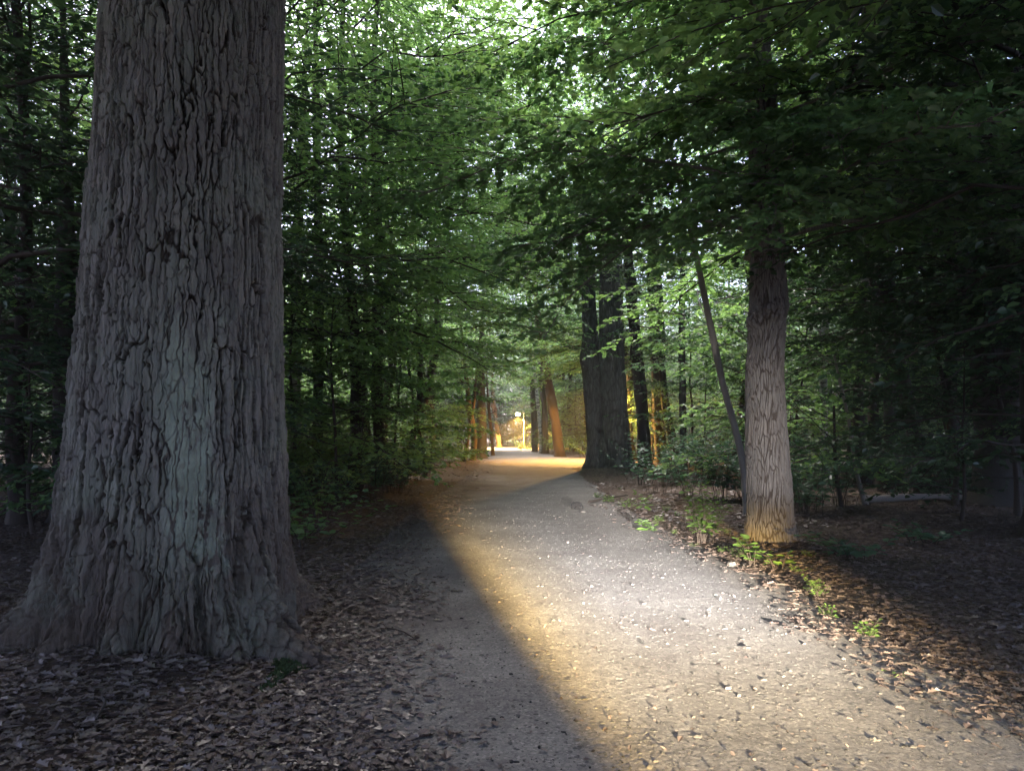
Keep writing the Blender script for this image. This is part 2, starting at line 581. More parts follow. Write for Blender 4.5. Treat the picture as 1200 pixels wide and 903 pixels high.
dirt = sstep(1.9, .35, (s[None] * (r - l)[:, None]) + .9 * fbm(X * 1.3, Y * 1.3, Z0, 4, 17)) + .8 * sstep(.55, .1, ((1 - s)[None] * (r - l)[:, None]) + .4 * fbm(X * 1.3, Y * 1.3, Z0, 4, 18))
mb.add(np.stack([X, Y, Z], -1), grid_faces(len(py), nc), attr=np.clip(dirt, 0, 1))
p = mb.build('gravel_path', M['gravel'], None, 'soil')
tag(p, kind='structure')

RNG = np.random.default_rng(11)

# loose stones in the path surface
n = 1100
D = 2.4 * np.exp(RNG.random(n) ** 1.0 * math.log(26 / 2.4))
l, r = edges(D)
sx = l + (r - l) * RNG.random(n)
sz = 0.006 + RNG.random(n) ** 6 * 0.02
ico = np.array([[0, 0, 1], [.89, 0, .45], [.28, .85, .45], [-.72, .53, .45], [-.72, -.53, .45], [.28, -.85, .45],
                [.72, .53, -.45], [-.28, .85, -.45], [-.89, 0, -.45], [-.28, -.85, -.45], [.72, -.53, -.45], [0, 0, -1.]])
icf = np.array([[0, 1, 2], [0, 2, 3], [0, 3, 4], [0, 4, 5], [0, 5, 1], [1, 6, 2], [2, 7, 3], [3, 8, 4], [4, 9, 5], [5, 10, 1],
                [6, 7, 2], [7, 8, 3], [8, 9, 4], [9, 10, 5], [10, 6, 1], [11, 7, 6], [11, 8, 7], [11, 9, 8], [11, 10, 9], [11, 6, 10]])
V = ico[None] * (1 + .35 * (RNG.random((n, 12, 1)) - .5)) * sz[:, None, None] * np.stack([.7 + .6 * RNG.random(n), .7 + .6 * RNG.random(n), .35 + .25 * RNG.random(n)], -1)[:, None]
V = V + np.stack([sx, D, path_z(sx, D) + .0], -1)[:, None]
mb = MB()
mb.add(V, (np.arange(n)[:, None, None] * 12 + icf[None]).reshape(-1, 3), smooth=False)
n = 34000
D = 2.4 * np.exp(RNG.random(n) ** 1.15 * math.log(30 / 2.4))
l, r = edges(D)
sx = l + (r - l) * RNG.random(n)
sz = 0.0025 + RNG.random(n) ** 4 * 0.010
V = ico[None] * (1 + .6 * (RNG.random((n, 12, 1)) - .5)) * sz[:, None, None] * np.stack([.7 + .7 * RNG.random(n), .7 + .7 * RNG.random(n), .35 + .25 * RNG.random(n)], -1)[:, None]
V = V + np.stack([sx, D, path_z(sx, D) - .15 * sz], -1)[:, None]
mb.add(V, (np.arange(n)[:, None, None] * 12 + icf[None]).reshape(-1, 3), 2, smooth=False)
n = 2600
D = 2.4 * np.exp(RNG.random(n) * math.log(18 / 2.4))
l, r = edges(D)
sx = l + (r - l) * RNG.random(n)
sz = 0.003 + RNG.random(n) ** 3 * 0.009
V = ico[None] * (1 + .7 * (RNG.random((n, 12, 1)) - .5)) * sz[:, None, None] * np.stack([.6 + .9 * RNG.random(n), .6 + .9 * RNG.random(n), .5 + .4 * RNG.random(n)], -1)[:, None]
V = V + np.stack([sx, D, path_z(sx, D) + .001], -1)[:, None]
mb.add(V, (np.arange(n)[:, None, None] * 12 + icf[None]).reshape(-1, 3), 1, smooth=False)
o = mb.build('loose_gravel', [M['gravel'], M['darkstone'], M['grit']])
o.data.materials[0] = M['stone']
tag(o, 'small loose stones scattered over the gravel path', 'gravel', kind='stuff')


# fallen leaves: litter on both sides of the path, thinning onto its edges
def litter(n, d0, d1, xspan, keep, size, zoff=0.012):
    D = d0 * np.exp(RNG.random(n) * math.log(d1 / d0))
    x = (RNG.random(n) * 2 - 1) * xspan * (D + 2)
    l, r = edges(D)
    d = np.maximum(l + .45 - x, x - r)
    k = RNG.random(n) < keep(d, x, D)
    x, D, d = x[k], D[k], d[k]
    l2, r2 = edges(D)
    z = np.where((x > l2 - .3) & (x < r2 + .25), np.maximum(path_z(x, D) - .03 * sstep(.0, -.3, np.minimum(x - l2, r2 - x)), ground_z(x, D)), ground_z(x, D)) + zoff * (.3 + RNG.random(len(x)))
    a = RNG.random(len(x)) * 2 * PI
    el = RNG.normal(0, .14, len(x))
    Dr = np.stack([np.cos(a) * np.cos(el), np.sin(a) * np.cos(el), np.sin(el)], -1)
    Nn = nrm(np.stack([RNG.normal(0, .22, len(x)), RNG.normal(0, .22, len(x)), np.ones(len(x))], -1))
    return np.stack([x, D, z], -1), Dr, Nn, size * (.35 + .5 * RNG.random(len(x)) + .75 * RNG.random(len(x)) ** 3)


def keep_side(d, x, D):
    patch = .68 + .6 * fbm(x * .9, D * .9, 0 * x, 3, 77)
    return np.clip(sstep(-.75, .35, d + .35 * fbm(x * 1.7, D * 1.7, 0 * x, 3, 71)) * patch + .002, 0, 1)


mb = MB()
leaves(mb, *litter(170000, 2.4, 17, .85, keep_side, .068), tmpl=LOBED)
leaves(mb, *litter(26000, 12, 46, .6, keep_side, .12, .02), tmpl=LEAF)
P_, D_, N_, s_ = litter(2600, 2.4, 14, .8, keep_side, .13, .02)
leaves(mb, P_, D_, N_, s_, aspect=.06)
n = 2600
D = 2.4 * np.exp(RNG.random(n) * math.log(20 / 2.4))
l, r = edges(D)
a = RNG.random(n) * 2 * PI
leaves(mb, (lambda xx: np.stack([xx, D, path_z(xx, D) + .003 + .006 * RNG.random(n)], -1))(l + (r - l) * RNG.random(n)), np.stack([np.cos(a), np.sin(a), RNG.normal(0, .35, n)], -1), np.array([0, 0, 1]) + RNG.normal(0, .5, (n, 3)), .012 + .028 * RNG.random(n) ** 2)
o = mb.build('fallen_leaves', M['litter'])
tag(o, 'brown dead leaves littering the ground beside the path', 'leaf litter', kind='stuff')


# ------------------------------------------------------------------ trees
def grow(seed, H, r0, first, n_limb, spread, leafsize, dens=1.0, droop=.25, lean=(0, 0), sides=10, tmpl=LEAF, az=None, curve=None,
         top_up=.9, sub_gap=.38, twig_gap=.2, low_up=.15, taper=.8, limb_r=.3):
    """trunk-and-limb mesh and leaf mesh of one tree in its own coordinates"""
    R = np.random.default_rng(seed)
    wood, crown = MB(), MB()
    if curve is None:
        k = 9
        zz = np.linspace(0, 1, k)
        wx = np.cumsum(R.normal(0, .012, k)) * H
        wy = np.cumsum(R.normal(0, .012, k)) * H
        curve = np.stack([(wx - wx[0]) + lean[0] * H * zz, (wy - wy[0]) + lean[1] * H * zz, zz * H], -1)
        curve = poly(curve, 40)
    n = len(curve)
    tt = np.linspace(0, 1, n)
    rad = r0 * ((1 - tt) ** taper * .92 + .05) * (1 + .55 * np.exp(-tt * H / .35))
    tube(wood, curve, rad, sides, wob=.25, seed=seed)
    P, Dd, Nn, Sz = [], [], [], []
    tw = []
    for i in range(n_limb):
        u = (i + R.random()) / n_limb
        z = first + (H - first) * u * .97
        ti = np.interp(z, curve[:, 2], tt)
        base = np.array([np.interp(z, curve[:, 2], curve[:, j]) for j in range(3)])
        a = i * 2.399 + R.normal(0, .4) if az is None else az[0] + (R.random() - .5) * az[1]
        L = spread * (0.35 + .75 * math.sin(PI * min(1, .18 + u * .85)) ** .8) * (.75 + .5 * R.random())
        up = low_up + (top_up - low_up) * u + R.normal(0, .12)
        h = np.array([math.cos(a), math.sin(a), 0])
        q = np.linspace(0, 1, 8)
        side = np.array([-h[1], h[0], 0]) * R.normal(0, .18)
        pts = base + L * (q[:, None] * h + (q ** 2)[:, None] * side) + np.array([0, 0, 1]) * (L * (up * q - droop * q ** 2.2))[:, None]
        pts[1:] += R.normal(0, .035 * L / 3 + .01, (7, 3))
        lr = limb_r * np.interp(ti, tt, rad) * (1 - .88 * q) + .006
        tube(wood, pts, lr, 5)
        ns = max(3, int(L / sub_gap))
        for j in range(ns):
            tj = .18 + .82 * (j + R.random()) / ns
            b0 = np.array([np.interp(tj, q, pts[:, c]) for c in range(3)])
            sgn = 1 if j % 2 else -1
            ang = a + sgn * (.5 + .5 * R.random()) if tj < .93 else a
            sl = (L * .42 * (1.15 - .75 * tj) + .25) * (.7 + .6 * R.random())
            hd = np.array([math.cos(ang), math.sin(ang), R.normal(up * .35, .14)])
            sp = b0 + sl * (np.linspace(0, 1, 4)[:, None] * hd) - np.array([0, 0, 1]) * (droop * .7 * sl * np.linspace(0, 1, 4) ** 2)[:, None]
            tube(wood, sp, np.linspace(.012, .003, 4) * (.6 + .25 * L / 3), 3)
            nt_ = max(2, int(sl / twig_gap))
            for kk in range(nt_):
                tk = (kk + .6) / nt_
                c0 = sp[0] + (sp[-1] - sp[0]) * tk
                c0 = np.array([np.interp(tk, np.linspace(0, 1, 4), sp[:, c]) for c in range(3)])
                s2 = 1 if kk % 2 else -1
                an2 = ang + s2 * (.6 + .4 * R.random())
                tl = (.22 + .3 * R.random()) * (1.1 - .4 * tk) * (.7 + leafsize * 3)
                tw.append((*c0, math.cos(an2), math.sin(an2), R.normal(-.12, .16), tl))
    tw = np.array(tw)
    m_ = max(2, int(round(7 * dens)))
    B, dv, tl = tw[:, :3], tw[:, 3:6], tw[:, 6]
    for k in range(m_):
        f = (k + R.random(len(tw))) / m_
        pos = B + dv * (tl * f)[:, None] - np.array([0, 0, 1]) * (tl * .25 * f ** 2)[:, None]
        sgn = np.where(R.random(len(tw)) < .5, 1, -1)
        perp = np.stack([-dv[:, 1], dv[:, 0], 0 * tl], -1) * sgn[:, None]
        ld = dv * (.55 + .5 * f)[:, None] + perp * .8 + R.normal(0, .22, (len(tw), 3)) + np.array([0, 0, -.15])
        nn = np.array([0, 0, 1.0]) + R.normal(0, .42, (len(tw), 3))
        P.append(pos); Dd.append(ld); Nn.append(nn); Sz.append(leafsize * (.6 + .7 * R.random(len(tw))))
    leaves(crown, np.concatenate(P), np.concatenate(Dd), np.concatenate(Nn), np.concatenate(Sz), tmpl)
    return wood, crown, len(tw) * m_


NLEAF = 0


def merge(mb, other, skip=0):
    """the wood of one tree in one mesh: limbs join the trunk they grow from"""
    for v, a in zip(other.v, other.attr):
        mb.v.append(v)
        mb.attr.append(np.ones(len(v)))
    for f, m_, s_ in list(zip(other.f, other.m, other.sm))[skip:]:
        mb.f.append(f + mb.n)
        mb.m.append(m_)
        mb.sm.append(s_)
    mb.n += other.n




def tree(name, loc, label, cat, group, wood_mat, leaf_mat_, **kw):
    global NLEAF
    w, c, k = grow(**kw)
    NLEAF += k
    t = empty(name, loc, label, cat, group)
    w.build('trunk', wood_mat, t)
    c.build('crown', leaf_mat_, t)
    return t


def bark_trunk(mb, zs, cx, cy, Rz, ncol, disp, flare=None, front=0.0):
    """trunk surface with bark relief; disp(theta, z, x, y) -> (offset, plate); FRONT: share of the columns on the side towards the path"""
    if front:
        nf = int(ncol * front)
        th = np.concatenate([np.linspace(-PI - .25, .25, nf, endpoint=False), np.linspace(.25, PI - .25, ncol - nf, endpoint=False)])
    else:
        th = np.arange(ncol) / ncol * 2 * PI
    TH, ZZ = np.meshgrid(th, zs)
    R0 = np.repeat(Rz[:, None], ncol, 1)
    if flare is not None:
        R0 = R0 + flare(TH, ZZ)
    x, y = np.cos(TH) * R0, np.sin(TH) * R0
    d, plate = disp(TH, ZZ, x, y)
    R1 = R0 + d
    V = np.stack([cx[:, None] + np.cos(TH) * R1, cy[:, None] + np.sin(TH) * R1, ZZ], -1)
    mb.add(V, grid_faces(len(zs), ncol, True), attr=plate)


# ---- the great oak on the left
OAK = at(213, 500, 5.75)
OAK[2] = 0
oz = np.array([0, .27, .61, .94, 1.6, 2.27, 3.6, 4.93, 7, 9.5])
orad = np.array([.93, .91, .88, .85, .81, .775, .735, .715, .66, .5])
ocx = np.array([0, 0, 0, 0, 0, .0, .0, .02, .05, .1])


def adist(a, b):
    return np.abs((a - b + PI) % (2 * PI) - PI)


ROOTS = [(-.5, 1.0, .14, .27), (-.8, .32, .1, .24), (PI + .25, .6, .2, .25), (-2.45, .55, .13, .3), (-2.0, .34, .1, .26), (-1.55, .22, .09, .3), (-1.15, .3, .1, .2), (.9, .6, .25, .3), (2.1, .7, .25, .3)]


def oak_flare(th, z):
    s_ = 0
    for a, amp, w, hh in ROOTS:
        s_ = s_ + amp * np.exp(-(adist(th, a) / w) ** 2) * np.exp(-np.maximum(z + .05, 0) / hh)
        s_ = s_ + .07 * np.exp(-(adist(th, a) / w) ** 2) * np.exp(-np.maximum(z, 0) / .8)
    return s_


def oak_bark(th, z, x, y):
    low = sstep(1.3, .2, z + .3 * vnoise(x * 2, y * 2, z, 40))
    n1 = vnoise(x * 1.7, y * 1.7, z * 1.1, 3)
    n2 = vnoise(x * 6.0, y * 6.0, z * 3.0, 4)
    n3 = vnoise(x * 19, y * 19, z * 11, 5)
    n4 = vnoise(x * 60, y * 60, z * 38, 7)
    n5 = vnoise(x * 75, y * 75, z * 9, 9)
    wx = .7 * n1 + .24 * n2 + .26 * n3 + .15 * n4
    wz = .5 * vnoise(x * 3, y * 3, z * 2, 6) + .2 * vnoise(x * 12, y * 12, z * 9, 8)
    smooth = np.exp(-(adist(th, -1.12 - .09 * (z - 1.5) + .14 * n2 + .05 * n3) / .26) ** 2) * sstep(.25, .9, z) * sstep(3.3, 1.6, z)
    # long plates between vertical furrows
    f1, f2, cid, tu, tv = voro(th / (2 * PI) * 80 + wx, z / .72 + wz, 80, 21, .98, True)
    open_ = .45 + .55 * sstep(-.45, .3, vnoise(x * 5, y * 5, z * 2.2, 44))
    plate = sstep(.02, .11, f2 - f1 + .05 * n4)
    # short cross cracks inside the plates
    f1b, f2b, cidb, tub, tvb = voro(th / (2 * PI) * 110 + 1.3 * wx, z / .19 + 2.2 * wz + 2.0 * cid, 110, 22, .98, True)
    pl2 = sstep(.02, .1, f2b - f1b + .06 * n4)
    ridg = np.abs(vnoise(x * 8 + wx, y * 8, z * .7, 33))
    fib = np.abs(vnoise(x * 26 + wx, y * 26, z * 1.6, 34))
    keep = 1 - .82 * smooth
    d = -.06 * (1 - plate) * open_ * keep * (1 - .3 * low)
    d = d + plate * keep * (.02 * (cid - .5) + .03 * (cid - .5) * tu * 2 + .016 * (cidb - .5) + .014 * (cidb - .5) * tub * 2)
    d = d - .017 * (1 - pl2) * (cidb > .35) * (1 - .6 * low) * (1 - .5 * smooth)
    d = d + (.006 * n4 + .006 * n5) * (.35 + .65 * keep) + .005 * n3 * keep + .02 * fbm(x * 1.6, y * 1.6, z * .8, 3, 37)
    d = d - low * (.065 * (1 - sstep(0, .25, ridg)) + .032 * (1 - sstep(0, .28, fib)))
    pl = np.clip(plate * (.45 + .55 * pl2) * (1 - .3 * low), 0, 1)
    pl = np.where(smooth > .02, np.maximum(pl, .55 * (smooth > .3)) , pl) + .85 * sstep(.0, .95, smooth + .3 * n3 + .15 * n2 - .05) * (pl > .3)
    return d, pl


zs = np.concatenate([np.linspace(-.15, .7, 150, endpoint=False), np.linspace(.7, 5.2, 700, endpoint=False), np.linspace(5.2, 9.5, 60)])
oak = empty('oak_tree', OAK, 'massive oak with deeply furrowed grey bark and spreading roots beside the path', 'tree')
mb = MB()
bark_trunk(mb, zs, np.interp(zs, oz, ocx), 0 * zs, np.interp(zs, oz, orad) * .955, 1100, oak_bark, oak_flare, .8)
w, c, k = grow(301, 17, .5, 8.2, 20, 6.5, .14, 1.0, curve=poly([[.05, 0, 8.3], [.2, 0, 11], [.1, .3, 14], [.3, .2, 17]], 20), sides=12, limb_r=.45, sub_gap=.5, twig_gap=.26)
merge(mb, w)
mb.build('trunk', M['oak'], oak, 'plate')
c.build('crown', M['leaf_mid'], oak)
# moss cushion at its foot
q = gnd(322, 800)
n = 900
a = RNG.random(n) * 2 * PI
rr = np.sqrt(RNG.random(n))
k_ = .75 + .5 * vnoise(np.cos(a) * 1.6, np.sin(a) * 1.6, 0 * a, 5)
mx_, my_ = .2 * rr * k_ ** 2 * np.cos(a), .42 * rr * k_ ** 2 * np.sin(a)
mz = np.array(ground_z(q[0] + mx_, q[1] + .25 + my_)) + .018 * (1 - rr ** 2)
mb = MB()
leaves(mb, np.stack([q[0] + mx_ - OAK[0], q[1] + .25 + my_ - OAK[1], mz], -1), RNG.normal(0, .5, (n, 3)) + np.array([0, 0, .8]), RNG.normal(0, 1, (n, 3)), .03)
mb.build('moss', M['moss'], oak)

# ---- the tree right of the path, with burls
RT = gnd(903, 632)
RT[2] = gz(RT[0], RT[1])
rz_ = np.array([-.1, 0, .3, 1.0, 1.6, 2.5, 3.2, 3.45, 4.2, 5, 7])
rr_ = np.array([.36, .345, .33, .315, .30, .275, .265, .285, .25, .235, .2])
rcx = np.array([0, 0, 0, -.01, -.03, -.03, .03, .06, .05, .03, .05])


def ash_bark(th, z, x, y):
    n4 = vnoise(x * 60, y * 60, z * 40, 59)
    wx = .9 * vnoise(x * 3, y * 3, z * 2.2, 53) + .5 * vnoise(x * 10, y * 10, z * 7, 54) + .1 * n4
    f1, f2, cid, tu, tv = voro(th / (2 * PI) * 50 + wx, z / .30 + .7 * wx, 50, 51, .98, True)
    pl = sstep(.02, .22, f2 - f1)
    d = -.022 * (1 - pl) + .012 * (cid - .5) * pl + .012 * (cid - .5) * tu + .003 * n4 + .012 * fbm(x * 3, y * 3, z * 1.5, 3, 57)
    for (bt, bz, bw, bh, ba) in ((-1.75, 3.3, .5, .14, .13), (-2.6, 3.22, .45, .18, .14), (-2.65, 2.62, .35, .13, .07), (-2.5, 2.1, .25, .08, .05), (-1.2, 3.3, .3, .1, .06), (-2.2, 1.9, .2, .06, .03)):
        g_ = np.exp(-(adist(th, bt) / bw) ** 2 - ((z - bz) / bh) ** 2)
        d = d + ba * g_ * (1 + .9 * fbm(x * 14, y * 14, z * 14, 3, 58))
    rt = sum(np.exp(-(adist(th, a_) / .35) ** 2) for a_ in (-.5, -2.0, 1.2, 2.9))
    d = d + .06 * rt * np.exp(-np.maximum(z, 0) / .16)
    return d, pl


ash = empty('ash_tree', RT, 'straight ridged trunk with two dark burls standing right of the lit path', 'tree')
zs = np.concatenate([np.linspace(-.2, 5, 520, endpoint=False), np.linspace(5, 7, 40)])
mb = MB()
bark_trunk(mb, zs, np.interp(zs, rz_, rcx), 0 * zs, np.interp(zs, rz_, rr_), 460, ash_bark, None, .75)
w, c, k = grow(302, 16, .22, 4.25, 46, 5.2, .105, 1.9, droop=.34, curve=poly([[.03, 0, 4.2], [.05, 0, 7], [.0, .1, 11], [.2, 0, 16]], 20), sides=10, limb_r=.13, low_up=.26, top_up=.8, tmpl=BROAD, sub_gap=.26)
merge(mb, w)
w2, c2, k = grow(312, 6.8, .03, 4.55, 16, 2.8, .1, 1.6, droop=.5, az=(-1.7, 3.6), curve=poly([[.03, 0, 4.3], [.04, 0, 5.4], [.05, 0, 6.8]], 12), sides=6, limb_r=.5, low_up=.1, top_up=.3, tmpl=BROAD, sub_gap=.22, twig_gap=.16)
merge(mb, w2, 3)
mb.build('trunk', M['ash'], ash, 'plate')
c.v += c2.v; c.m += c2.m; c.sm += c2.sm; c.attr += c2.attr
c.f += [f + c.n for f in c2.f]
c.n += c2.n
c.build('crown', M['leaf_mid'], ash)

# ---- twin-trunk beech where the path forks
BT = gnd(717, 549)
BT[2] = gz(BT[0], BT[1])


def bee_bark(nc_, seed):
    def f(th, z, x, y):
        wx = .8 * vnoise(x * 2, y * 2, z * 1.2, seed)
        f1, f2, cid = voro(th / (2 * PI) * nc_ + wx, z / .6 + .5 * wx, nc_, seed + 1, .9)
        pl = sstep(.02, .3, f2 - f1)
        rt = sum(np.exp(-(adist(th, a_) / .3) ** 2) for a_ in (-.4, -1.5, -2.8, 1.1, 2.2))
        d = -.03 * (1 - pl) + .05 * fbm(x * 2, y * 2, z * .8, 3, seed + 3) + .3 * rt * np.exp(-np.maximum(z, 0) / .3)
        return d, pl
    return f


beech = empty('beech_tree', BT, 'dark twin-trunked beech standing where the path reaches the lamplight', 'tree')
zs = np.linspace(-.3, 16, 420)


def bx_(px, y_, dx=0):
    p_ = at(px, y_, BT[1])
    return p_[0] - BT[0], p_[2] - BT[2]


pr = [bx_(722, 548), bx_(720, 480), bx_(716, 400), bx_(714, 310), bx_(716, 200), bx_(720, 60)]
pl_ = [bx_(701, 548), bx_(698, 480), bx_(693, 410), bx_(690, 320), bx_(680, 220), bx_(664, 60)]
mb = MB()
bark_trunk(mb, zs, np.interp(zs, [p_[1] for p_ in pr], [p_[0] for p_ in pr]), 0 * zs, np.interp(zs, [0, 2, 5, 9, 16], [.72, .62, .56, .46, .25]), 150, bee_bark(30, 61))
mb_r = mb
mb = MB()
bark_trunk(mb, zs, np.interp(zs, [p_[1] for p_ in pl_], [p_[0] for p_ in pl_]), .35 + 0 * zs, np.interp(zs, [0, 1.2, 4, 4.8, 5.6, 9, 16], [.5, .42, .42, .5, .38, .3, .15]), 120, bee_bark(24, 65))
mb.build('trunk', M['beech'], beech, 'plate')
w, c, k = grow(303, 22, .3, 10, 30, 5.5, .11, 1.0, droop=.3, curve=poly([[0, 0, 7], [0, 0, 12], [.2, .1, 17], [.1, 0, 22]], 20), sides=8, limb_r=.5)
merge(mb_r, w)
mb_r.build('trunk', M['beech'], beech, 'plate')
c.build('crown', M['leaf_mid'], beech)

# ---- canopy tree kinds (first one of each is placed, the rest are copies)
def proto_set(specs):
    return specs


BIG = [dict(seed=401, H=21, r0=.17, first=3.6, n_limb=44, spread=4.8, leafsize=.135, dens=.85),
       dict(seed=402, H=24, r0=.22, first=5.5, n_limb=46, spread=5.2, leafsize=.14, dens=.85),
       dict(seed=403, H=18, r0=.14, first=2.6, n_limb=42, spread=4.4, leafsize=.13, dens=.85),
       dict(seed=404, H=20, r0=.19, first=4.2, n_limb=42, spread=4.8, leafsize=.14, dens=.85, droop=.4)]
UND = [dict(seed=411, H=6.5, r0=.045, first=.9, n_limb=28, spread=2.7, leafsize=.11, dens=1.5, droop=.3, sides=6, taper=.9),
       dict(seed=412, H=8.5, r0=.055, first=1.3, n_limb=32, spread=3.0, leafsize=.105, dens=1.5, droop=.35, sides=6, taper=.9),
       dict(seed=413, H=5.0, r0=.035, first=.5, n_limb=24, spread=2.3, leafsize=.115, dens=1.5, droop=.25, sides=6, taper=.9),
       dict(seed=414, H=10., r0=.06, first=2.2, n_limb=34, spread=3.0, leafsize=.11, dens=1.5, droop=.3, sides=6, lean=(.08, 0), taper=.9)]

protos = {}


def place(kind, i, lm, loc, rz, sc, label, name, group=None, cat='tree', wm='twig'):
    key = (kind, i, lm, wm)
    loc = (loc[0], loc[1], gz(loc[0], loc[1]) - .03)
    if key not in protos:
        sp = (BIG if kind == 'big' else UND)[i]
        base = protos.get((kind, i))
        if base is None:
            t_ = tree(name, loc, label, cat, group, M[wm], M[lm], **sp)
            protos[(kind, i)] = t_
        else:
            t_ = copy_tree(base, loc, 0, 1, label, group)
            t_.name = name
            for ch in t_.children:
                ch.data = ch.data.copy()
                ch.data.materials[0] = M[lm] if ch.name.startswith('crown') else M[wm]
        protos[key] = t_
        if not group and 'group' in t_:
            del t_['group']
        t_.rotation_euler.z = rz
        t_.scale = (sc, sc, sc)
        t_['label'] = label
        return t_
    t_ = copy_tree(protos[key], loc, rz, sc, label, group)
    t_.name = name
    t_['category'] = cat
    if not group and 'group' in t_:
        del t_['group']
    return t_


taken = [(OAK[0], OAK[1], 2.5), (RT[0], RT[1], 2.2), (BT[0], BT[1], 3.0)]


def free(x, y, d):
    return all((x - a) ** 2 + (y - b) ** 2 > max(d, r_) ** 2 for a, b, r_ in taken)


R2 = np.random.default_rng(2024)
# wood on both sides of the path
nbig = 0
tries = 0
while nbig < 115 and tries < 9000:
    tries += 1
    y = 17 + 112 * R2.random() ** 1.15
    x = (R2.random() * 2 - 1) * (0.82 * y + 9)
    l, r = edges(y)
    m_ = 2.6 if y > 24 else 4.0
    if l - m_ < x < r + m_ or not free(x, y, 4.0 if y < 70 else 4.8):
        continue
    if y < 60 and -.42 * y < x < 0 and y < 52:
        continue
    if y < 29.5 and 0 < x < .36 * y:
        continue
    if y < 58 and 0 < x < .34 * y and R2.random() < .8:
        continue
    if y > 76 and -8 < x < 2 and y < 92:
        continue
    taken.append((x, y, 1.5))
    side = 'left' if x < 0 else 'right'
    i = int(R2.integers(0, 4))
    lm = ('leaf_mid', 'leaf_light', 'leaf_mid')[int(R2.integers(0, 3))] if -.42 * y < x < .42 * y and y > 15 else ('leaf_shaded', 'leaf_mid')[int(R2.integers(0, 2))]  # by view zone: brighter leaves in the middle, shade painted into the side leaves
    dist = 'near the path' if y < 30 else ('deep in the wood' if y < 65 else 'far off in the hazy wood')
    place('big', i, lm, (x, y), R2.random() * 6.28, .8 + .4 * R2.random(), f'tall leafy woodland tree {dist} on the {side} side', 'woodland_tree', f'tall trees {dist} on the {side}')
    nbig += 1
nu = 0
tries = 0
while nu < 185 and tries < 20000:
    tries += 1
    y = 9.5 + 80 * R2.random() ** 1.3
    x = (R2.random() * 2 - 1) * (0.75 * y + 3)
    l, r = edges(y)
    if l - 1.6 < x < r + 2.0 or not free(x, y, 1.2):
        continue
    if (x > 0 and x < 6.5 and y < 14) or (y < 30 and -.02 * y < x < .31 * y):
        continue
    taken.append((x, y, .8))
    side = 'left' if x < 0 else 'right'
    i = int(R2.integers(0, 4))
    lm = ('leaf_mid', 'leaf_light', 'leaf_light')[int(R2.integers(0, 3))] if -.45 * y < x < .38 * y else ('leaf_shaded', 'leaf_mid', 'leaf_shaded')[int(R2.integers(0, 3))]  # saplings at the sides get the leaf colour darkened for shade
    dist = 'close behind the path edge' if y < 26 else 'further back in the thicket'
    place('und', i, lm, (x, y), R2.random() * 6.28, .75 + .45 * R2.random(), f'slim leafy sapling {dist} on the {side} side', 'sapling', f'saplings {dist} on the {side}', 'sapling')
    nu += 1


nf = 0
tries = 0
while nf < 130 and tries < 9000:
    tries += 1
    y = 55 + 50 * R2.random()
    x = (R2.random() * 2 - 1) * (0.6 * y)
    l, r = edges(y)
    if (y < 84 and l - 2 < x < r + 2) or not free(x, y, 1.4):
        continue
    if 66 < y < 90 and -7 < x < 2.5:
        continue
    taken.append((x, y, .8))
    place('und', int(R2.integers(0, 4)), 'leaf_shaded', (x, y), R2.random() * 6.28, .9 + .5 * R2.random(), f"leafy understory tree far off in the wood on the {'left' if x < 0 else 'right'} side", 'understory_tree', f"understory trees far off on the {'left' if x < 0 else 'right'}", 'tree')  # shade of the low far wood put into the leaf colour
    nf += 1
for x, y, sc in [(-11, 92, 1.5), (-8.5, 97, 1.6), (-6, 93, 1.4), (-4.5, 99, 1.6), (-2.8, 91.5, 1.3), (-1.2, 98, 1.6), (.3, 93, 1.4), (1.8, 100, 1.6), (3.0, 91, 1.4), (4.6, 96, 1.5), (6.4, 92, 1.5), (-13, 88, 1.5), (-9.5, 80, 1.3), (-10.5, 72, 1.2), (-8.2, 66, 1.1), (-13, 63, 1.2)]:
    place('und', int(R2.integers(0, 3)), 'leaf_shaded', (x, y), R2.random() * 6.28, sc, f"leafy understory tree far off in the wood on the {'left' if x < 0 else 'right'} side", 'understory_tree', f"understory trees far off on the {'left' if x < 0 else 'right'}", 'tree')
# far wood that reads as one mass, closing the view behind the trees
n = 190000
an = RNG.random(n) * 2.6 - 1.3
rad_ = 112 + 34 * RNG.random(n)
zz = 24 * RNG.random(n) ** .9
clump = fbm(np.sin(an) * 18, zz * .25, rad_ * .08, 3, 91)
k = (clump > -.18 + .012 * (zz - 12)) | (zz < 9)
an, rad_, zz = an[k], rad_[k], zz[k]
mb = MB()
leaves(mb, np.stack([np.sin(an) * rad_, np.cos(an) * rad_, zz], -1), RNG.normal(0, 1, (len(an), 3)), np.array([0, 0, .6]) + RNG.normal(0, .8, (len(an), 3)), .55 + .5 * RNG.random(len(an)))
tag(mb.build('far_woods', M['leaf_shaded']), 'green mass of far woods closing the view behind the trees', 'woods', kind='stuff')


